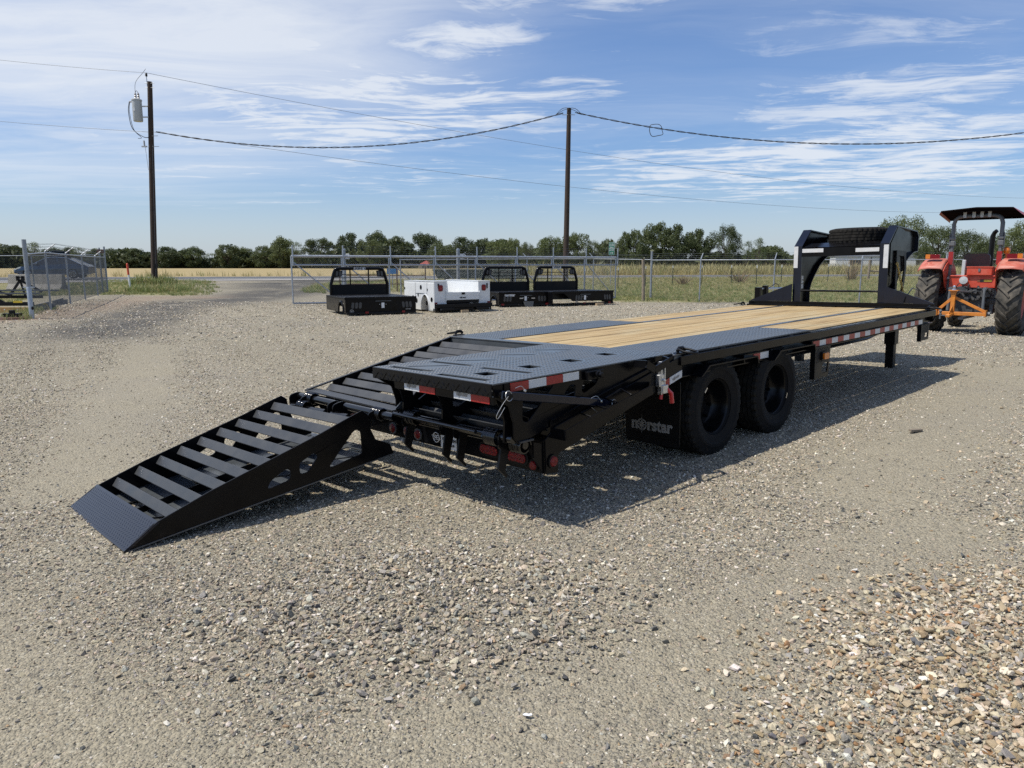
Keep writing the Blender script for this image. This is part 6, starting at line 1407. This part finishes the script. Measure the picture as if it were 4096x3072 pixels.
# ------------------------------------------------------------------ trees
def quad_leaf(vs, fs, c, s, r):
    a = Vector((r.gauss(0, 1), r.gauss(0, 1), r.gauss(0, .8))).normalized(); b = a.orthogonal().normalized(); b = Matrix.Rotation(r.uniform(0, 6.28), 3, a) @ b; d = a.cross(b)
    o = len(vs); w = s*r.uniform(.6, 1.2); l = s*r.uniform(.7, 1.3)
    vs.extend([tuple(c + b*l), tuple(c + d*w*.6), tuple(c - b*l), tuple(c - d*w*.6)]); fs.append((o, o+1, o+2, o+3))
def tree_shape(seed, wr, dens, leaf, open_=.0, low=.18):
    """unit-height tree: crown (leaf quads round clumps on limbs) and trunk with limbs; wr = width / height"""
    r = random.Random(seed); vs, fs = [], []; tk = MB(); cl = []
    nb = r.randint(7, 10); top = .97
    tk.tube([(0, 0, -.02), (r.uniform(-.02, .02), r.uniform(-.02, .02), .22), (r.uniform(-.03, .03), r.uniform(-.03, .03), .5)], [.030, .022, .014], 7)
    ncl = int(44 + 26*wr)
    for i in range(ncl):
        a = r.uniform(0, 2*PI); zz = low + (top - low)*r.random()**.9
        env = math.sin(PI*min(1, max(.06, (zz - low*.6)/(top + .06 - low*.6))))**.6
        rad = wr*.5*env*r.random()**.42*r.uniform(.8, 1.04)
        c = Vector((rad*math.cos(a), rad*math.sin(a)*.85, zz*r.uniform(.93, 1.0))); cl.append((c, r.uniform(.055, .115)*(.75 + .35*wr)))
    for c, R in cl:
        if r.random() < .45: tk.tube([(0, 0, c.z*.45), (c.x*.45, c.y*.45, c.z*.68), tuple(c)], [.011, .007, .003], 4, caps=False)
        n = int(dens*2.1*(R/.085)**2*(1 - open_*r.random()))
        for _ in range(n):
            d = Vector((r.gauss(0, 1), r.gauss(0, 1), r.gauss(0, .72))).normalized()*R*(r.random()**.4)*1.1
            p = c + d
            if p.z < .03: continue
            quad_leaf(vs, fs, p, leaf*1.25, r)
    return (vs, fs), tk
TREES = {}
def tree_proto(key, seed, wr, dens, leaf, mat, open_=0., low=.18):
    (vs, fs), tk = tree_shape(seed, wr, dens, leaf, open_, low)
    me = bpy.data.meshes.new('crown'); me.from_pydata(vs, [], fs); me.materials.append(M[mat])
    tr_ = tk.build('trunk', M['bark'], None, smooth=60, link=False); TREES[key] = (me, tr_.data, wr)
tree_proto('a', 1, 1.05, 62, .016, 'leafdark', .2, .10); tree_proto('b', 2, .95, 62, .016, 'leafmid', .2, .10); tree_proto('c', 3, 1.25, 60, .016, 'leafmid', .2, .12); tree_proto('d', 4, .80, 62, .016, 'leafdark', .2, .08)
tree_proto('e', 5, 1.10, 60, .015, 'leaflight', .3, .10); tree_proto('f', 6, 1.35, 58, .0155, 'leafdark', .25, .12); tree_proto('s', 7, .85, 20, .013, 'leaflight', .7, .2); tree_proto('o', 8, 1.15, 60, .011, 'leafmid', .55, .26); tree_proto('p', 9, 1.3, 70, .011, 'leafdark', .5, .22)
def tree(key, u, vtop, dist, label, wpx=None, group=None, vb=None, rz=None):
    """u: bearing (px of the 4096 frame), vtop: height by elevation angle, dist in metres"""
    cm, tm, wr = TREES[key]; x = (u - 2048)/2929*dist; y = dist; z0 = gzf(x, y); top = CAM_H + (1064 - vtop)*dist*3.42e-4; H = top - z0
    t = thing('tree', label, 'tree', (x, y, z0 - .1), rz if rz is not None else (u*1.7) % 6.28, group)
    W_ = (wpx*dist/2929)/(wr*H) if wpx else 1.0
    t.scale = (H*W_, H*W_, H)
    for nm, me in (('crown', cm), ('trunk', tm)):
        o = bpy.data.objects.new(nm, me); COL.objects.link(o); o.parent = t
GL = 'trees of the far line left of the sliding gate'; GM = 'trees of the far line behind the sliding gate'; GR = 'trees behind the right-hand field'
TL = [
 ('a', -60, 965, 250, 'dark tree at the far left edge, cut by the frame', 190, GL), ('d', 45, 976, 262, 'dense dark tree behind the left end of the fence rail, above the car nose', 120, GL), ('s', 140, 968, 240, 'sparse thin-crowned tree showing above the car behind the fence corner post', 95, GL),
 ('b', 205, 994, 265, 'low green tree above the car roof behind the second fence arm', 110, GL), ('a', 275, 990, 255, 'low dark tree above the car boot behind the middle fence arms', 110, GL), ('s', 322, 988, 245, 'thin tree behind the small red sign on the left fence', 70, GL), ('d', 395, 992, 258, 'dark tree behind the last post of the left fence', 100, GL),
 ('f', 470, 997, 262, 'wide dark tree between the left fence end and the orange marker post', 150, GL), ('a', 555, 994, 255, 'dark tree just left of the foot of the transformer pole', 130, GL), ('a', 680, 987, 250, 'rounded dark tree just right of the foot of the transformer pole', 140, GL), ('b', 775, 990, 252, 'mid green tree second to the right of the transformer pole', 130, GL),
 ('s', 850, 1012, 265, 'small low tree in the dip of the left treeline', 80, GL), ('d', 915, 974, 246, 'tall dense round-topped tree standing out halfway between transformer pole and gate', 112, GL), ('b', 990, 993, 255, 'lower dark tree right of the tall round-topped tree', 100, GL), ('c', 1062, 982, 250, 'broad mid green tree left of the gate end', 130, GL), ('b', 1135, 953, 245, 'taller olive green tree behind the left end of the gate', 120, GL), ('s', 1190, 966, 235, 'bare-branched thin tree right of the gate end post', 70, GL),
 ('f', 1280, 957, 240, 'wide flat-topped tree above the first black headboard', 160, GM), ('a', 1405, 934, 245, 'tall dark tree above the LEGEND X badge', 150, GM), ('c', 1480, 958, 225, 'pale lower tree in front of the tall dark ones', 120, GM), ('b', 1510, 931, 248, 'tall green tree between the first headboard and the white body', 130, GM), ('a', 1600, 946, 240, 'dark tree above the left end of the white body', 120, GM), ('f', 1700, 938, 250, 'broadest darkest tree above the white body', 165, GM), ('c', 1760, 972, 215, 'lower olive tree above the tailgate of the white body', 150, GM),
 ('a', 1858, 949, 236, 'dark dome-shaped tree right of the gap above the white body', 140, GM), ('d', 1930, 951, 240, 'dark narrow tree above the second headboard', 110, GM), ('e', 1990, 962, 215, 'light green tree left of the middle pole', 140, GM), ('e', 2055, 957, 212, 'light green pointed tree above the second black bed', 90, GM), ('o', 2105, 968, 205, 'small open tree left of the middle pole gap', 80, GM), ('e', 2200, 951, 200, 'bright green tree immediately left of the middle pole', 150, GM), ('c', 2305, 930, 205, 'bright green tall tree immediately right of the middle pole', 150, GM), ('o', 2375, 962, 205, 'thinner tree left of the green road sign', 90, GM), ('o', 2430, 955, 200, 'open tree directly behind the green road sign', 90, GM),
 ('b', 2480, 985, 210, 'low tree right of the green road sign', 90, GR), ('c', 2530, 917, 196, 'leafy green tree right of the road sign, left shoulder of the tall clump', 130, GR), ('c', 2618, 888, 200, 'tallest tree of the clump left of the gooseneck', 165, GR), ('a', 2705, 900, 198, 'dome-shaped tree in the middle of the clump left of the gooseneck', 140, GR), ('a', 2790, 918, 200, 'dark tree on the right of the clump left of the gooseneck', 130, GR), ('p', 2900, 908, 196, 'dark spreading tree with gaps below its crown, left of the gooseneck', 165, GR),
 ('s', 2987, 962, 190, 'thin young tree left of the gooseneck', 55, GR), ('s', 3032, 950, 185, 'thin leaning tree just left of the gooseneck', 70, GR), ('b', 3075, 988, 190, 'bushy tree touching the left side of the gooseneck', 140, GR), ('d', 3125, 1010, 190, 'small dark bush tree right beside the gooseneck left upright', 70, GR), ('a', 3260, 1000, 175, 'dark tree behind the mobile home', 190, GR), ('b', 3400, 985, 170, 'green tree behind the right half of the gooseneck opening', 200, GR),
 ('o', 3600, 862, 130, 'tall open-crowned tree rising above the right beam of the gooseneck', 235, GR), ('p', 3745, 912, 112, 'dark spreading tree between the gooseneck and the tractor post', 215, GR), ('p', 3865, 928, 118, 'dark tree framed by the tractor roll bar', 190, GR), ('o', 3960, 935, 112, 'open tree behind the right post of the tractor roll bar', 150, GR), ('s', 4040, 905, 100, 'pale open-branched tree right of the tractor canopy', 150, GR), ('o', 4115, 880, 96, 'tall tree cut by the right edge behind the tractor', 200, GR), ('b', 4230, 900, 120, 'tree beyond the right edge', 220, GR)]
for a in TL[:-1]: tree(*a[:4], a[4], a[5], a[6])
# brush along the foot of the treelines: one mass
r = random.Random(77); vs, fs = [], []
for i in range(56000):
    u = r.uniform(-900, 4900); 
    d = (262 if u < 1300 else 245 if u < 2400 else 205 if u < 3200 else 150) + r.uniform(-10, 8)
    if 3215 < u < 3470 and d < 150: continue
    x = (u - 2048)/2929*d; hgt = (6.4 if u < 1250 else 8.6 if u < 2450 else 5.6)*(.65 + .35*math.sin(u*.021)*math.sin(u*.0083 + 1)) + .8
    z = gzf(x, d) + max(.05, hgt*r.random()**1.05); quad_leaf(vs, fs, Vector((x, d, z)), .85*d/240, r)
me = bpy.data.meshes.new('brush'); me.from_pydata(vs, [], fs); me.materials.append(M['brush']); o = bpy.data.objects.new('brush', me); COL.objects.link(o); tag(o, 'dark brush growing along the foot of the far treelines', 'brush', None, 'stuff')

# ------------------------------------------------------------------ grass
GRASS = bpy.data.collections.new('grass_shapes')
def tuft(seed, mat, n, h, spread, wid):
    r = random.Random(seed); vs, fs = [], []
    for _ in range(n):
        a = r.uniform(0, 6.28); b = Vector((r.gauss(0, spread), r.gauss(0, spread), 0)); d = Vector((math.cos(a), math.sin(a), 0)); s = Vector((-d.y, d.x, 0))*wid; hh = h*r.uniform(.5, 1.1); ln = r.uniform(.1, .6)*hh
        o = len(vs); vs += [tuple(b - s), tuple(b + s), tuple(b + d*ln*.35 + Vector((0, 0, hh*.6)) + s*.7), tuple(b + d*ln*.35 + Vector((0, 0, hh*.6)) - s*.7), tuple(b + d*ln + Vector((0, 0, hh)))]
        fs += [(o, o+1, o+2, o+3), (o+3, o+2, o+4)]
    me = bpy.data.meshes.new('tuft'); me.from_pydata(vs, [], fs); me.materials.append(M[mat]); ob = bpy.data.objects.new('tuft_shape', me); GRASS.objects.link(ob)
for k in range(3): tuft(k, 'grassgreen', 16, .34, .10, .011)
for k in range(2): tuft(10 + k, 'grassdry', 14, .38, .11, .010)
gpx, gpy, gps, gpi = [], [], [], []
def grass(n, x0, x1, y0, y1, fn, s0, s1, pdry):
    x, y = rand_area(n, x0, x1, y0, y1); k = fn(x, y); x, y = x[k], y[k]; gpx.append(x); gpy.append(y); gps.append(rng.uniform(s0, s1, len(x)))
    gpi.append(np.where(rng.random(len(x)) < (pdry if np.isscalar(pdry) else pdry(x, y)), rng.integers(3, 5, len(x)), rng.integers(0, 3, len(x))))
infield = lambda x, y: (y > field_edge(x) + .1 + .35*np.sin(2.1*x)) & (y < 52 + .2*x) & (x > -9 + .0*y)
grass(30000, -9, 34, 27, 58, lambda x, y: infield(x, y) & (np.abs(x) < .82*y) & (rng.random(len(x)) < .15 + .85*S((y - field_edge(x))/3.)), .22, .55, lambda x, y: .30 + .4*S((y - 38)/8))
grass(1200, -13, -7.5, 36, 49, lambda x, y: np.hypot((x + 9.5)/2.2, (y - 42)/5) < 1, .4, .8, .35)
grass(4200, -27, -14.5, 35, 49, lambda x, y: (y > 35.6 + .4*np.sin(1.7*x)) & (x < -15.3 - .45*np.maximum(0, y - 38) + .3*np.sin(2.3*y)) & (rng.random(len(x)) < .45 + .55*np.sin(1.3*x + 2*np.sin(y))**2), .22, .60, .3)
grass(420, -23.2, -20.4, 43.0, 46.0, lambda x, y: np.hypot(x + 21.8, y - 44.5) < 1.2, .8, 1.9, .25)
grass(420, -20.6, -17.0, 37.0, 41.0, lambda x, y: np.hypot((x + 18.9)/1.7, (y - 39)/1.3) < 1, .6, 1.35, .25)
grass(3000, -32, -14.8, 21, 37, lambda x, y: (x < -16.6 - .44*(y - 21)) & (y > 23.5), .3, .8, .55)
grass(220, -16.5, -13.2, 19.8, 24, lambda x, y: np.abs(x + 14.4 + .4*(y - 21)) < .55, .3, .7, .4)
grass(7000, -60, 70, 50, 90, lambda x, y: (y > 65.2 + .25*x) & (y < 72 + .25*x) & (rng.random(len(x)) < np.where(x < -2, .35, 1.)), .8, 1.7, .92)
grass(3000, 0, 48, 64, 84, lambda x, y: (y > 66.5 + .25*x) & (y < 75 + .25*x), 1.6, 3.2, .92)
grass(12000, 15, 100, 75, 170, lambda x, y: (np.abs(x) < .8*y) & (y > 69 + .25*x), 1.5, 3.0, .8)
grass(500, -15, -4, 31, 37, lambda x, y: np.abs(y - field_edge(x) - .5) < .6, .4, .8, .4)
gX, gY, gS, gI = map(np.concatenate, (gpx, gpy, gps, gpi))
gob = points_instancer('grass', np.stack([gX, gY, gz(gX, gY)], 1), np.stack([rng.normal(0, .12, len(gX)), rng.normal(0, .12, len(gX)), rng.uniform(0, 6.28, len(gX))], 1), np.stack([gS, gS, gS*rng.uniform(.7, 1.2, len(gX))], 1), None, GRASS, 5)
gob.data.attributes['idx'].data.foreach_set('value', gI.astype(np.int32)); tag(gob, 'uneven green and straw-coloured grass of the verges and fields', 'grass')
# dry weed bushes seen through the fence and gooseneck
def weed(label, x, y, h, w, seed):
    r = random.Random(seed); m = MB()
    for _ in range(70):
        a = r.uniform(0, 6.28); q = Vector((math.cos(a), math.sin(a), 0))*w*r.random(); m.tube([(q.x*.2, q.y*.2, 0), (q.x*.6, q.y*.6, h*.5*r.uniform(.7, 1.2)), (q.x, q.y, h*r.uniform(.5, 1.1))], [.016, .012, .006], 3, caps=False)
    o = m.build('weed_bush', M['dryweed'], fix=False); o.location = G3(x, y); tag(o, label, 'weed')
weed('dry brown weed bush below the mobile home, seen through the gooseneck', 23.0, 49.5, 1.5, 1.1, 1); weed('dry brown weed clump in the grass left of the gooseneck', 14.5, 46.5, .8, 1.2, 2); weed('low brown weeds beside the wooden H brace', 26.2, 50.5, .9, .9, 3); weed('brown weed clump beneath the white-tipped stakes behind the right fence', 10.4, 44.4, .6, .8, 4)
# litter and small finds on the gravel
m = MB(); m.prism(roundpoly([(0, 0), (.012, .008), (.020, .002), (.031, .006), (.034, -.004), (.022, -.008), (.010, -.006)], .003), 'Z', 0, .002); o = m.build('paper_scrap', M['paper']); o.location = (.035, 2.23, gzf(.03, 2.2) + .012); tag(o, 'scrap of white paper lying on the bare grit in the foreground', 'litter')
m = MB(); m.prism(roundpoly([(0, 0), (.16, .015), (.165, .05), (.02, .045)], .01), 'Z', 0, .018); o = m.build('wood_chip', M['oldwood']); o.location = (3.45, 6.1, gzf(3.4, 6.1) + .012); o.rotation_euler = (0, .05, .35); tag(o, 'grey piece of wood lying on the gravel right of the trailer wheels', 'wood piece')
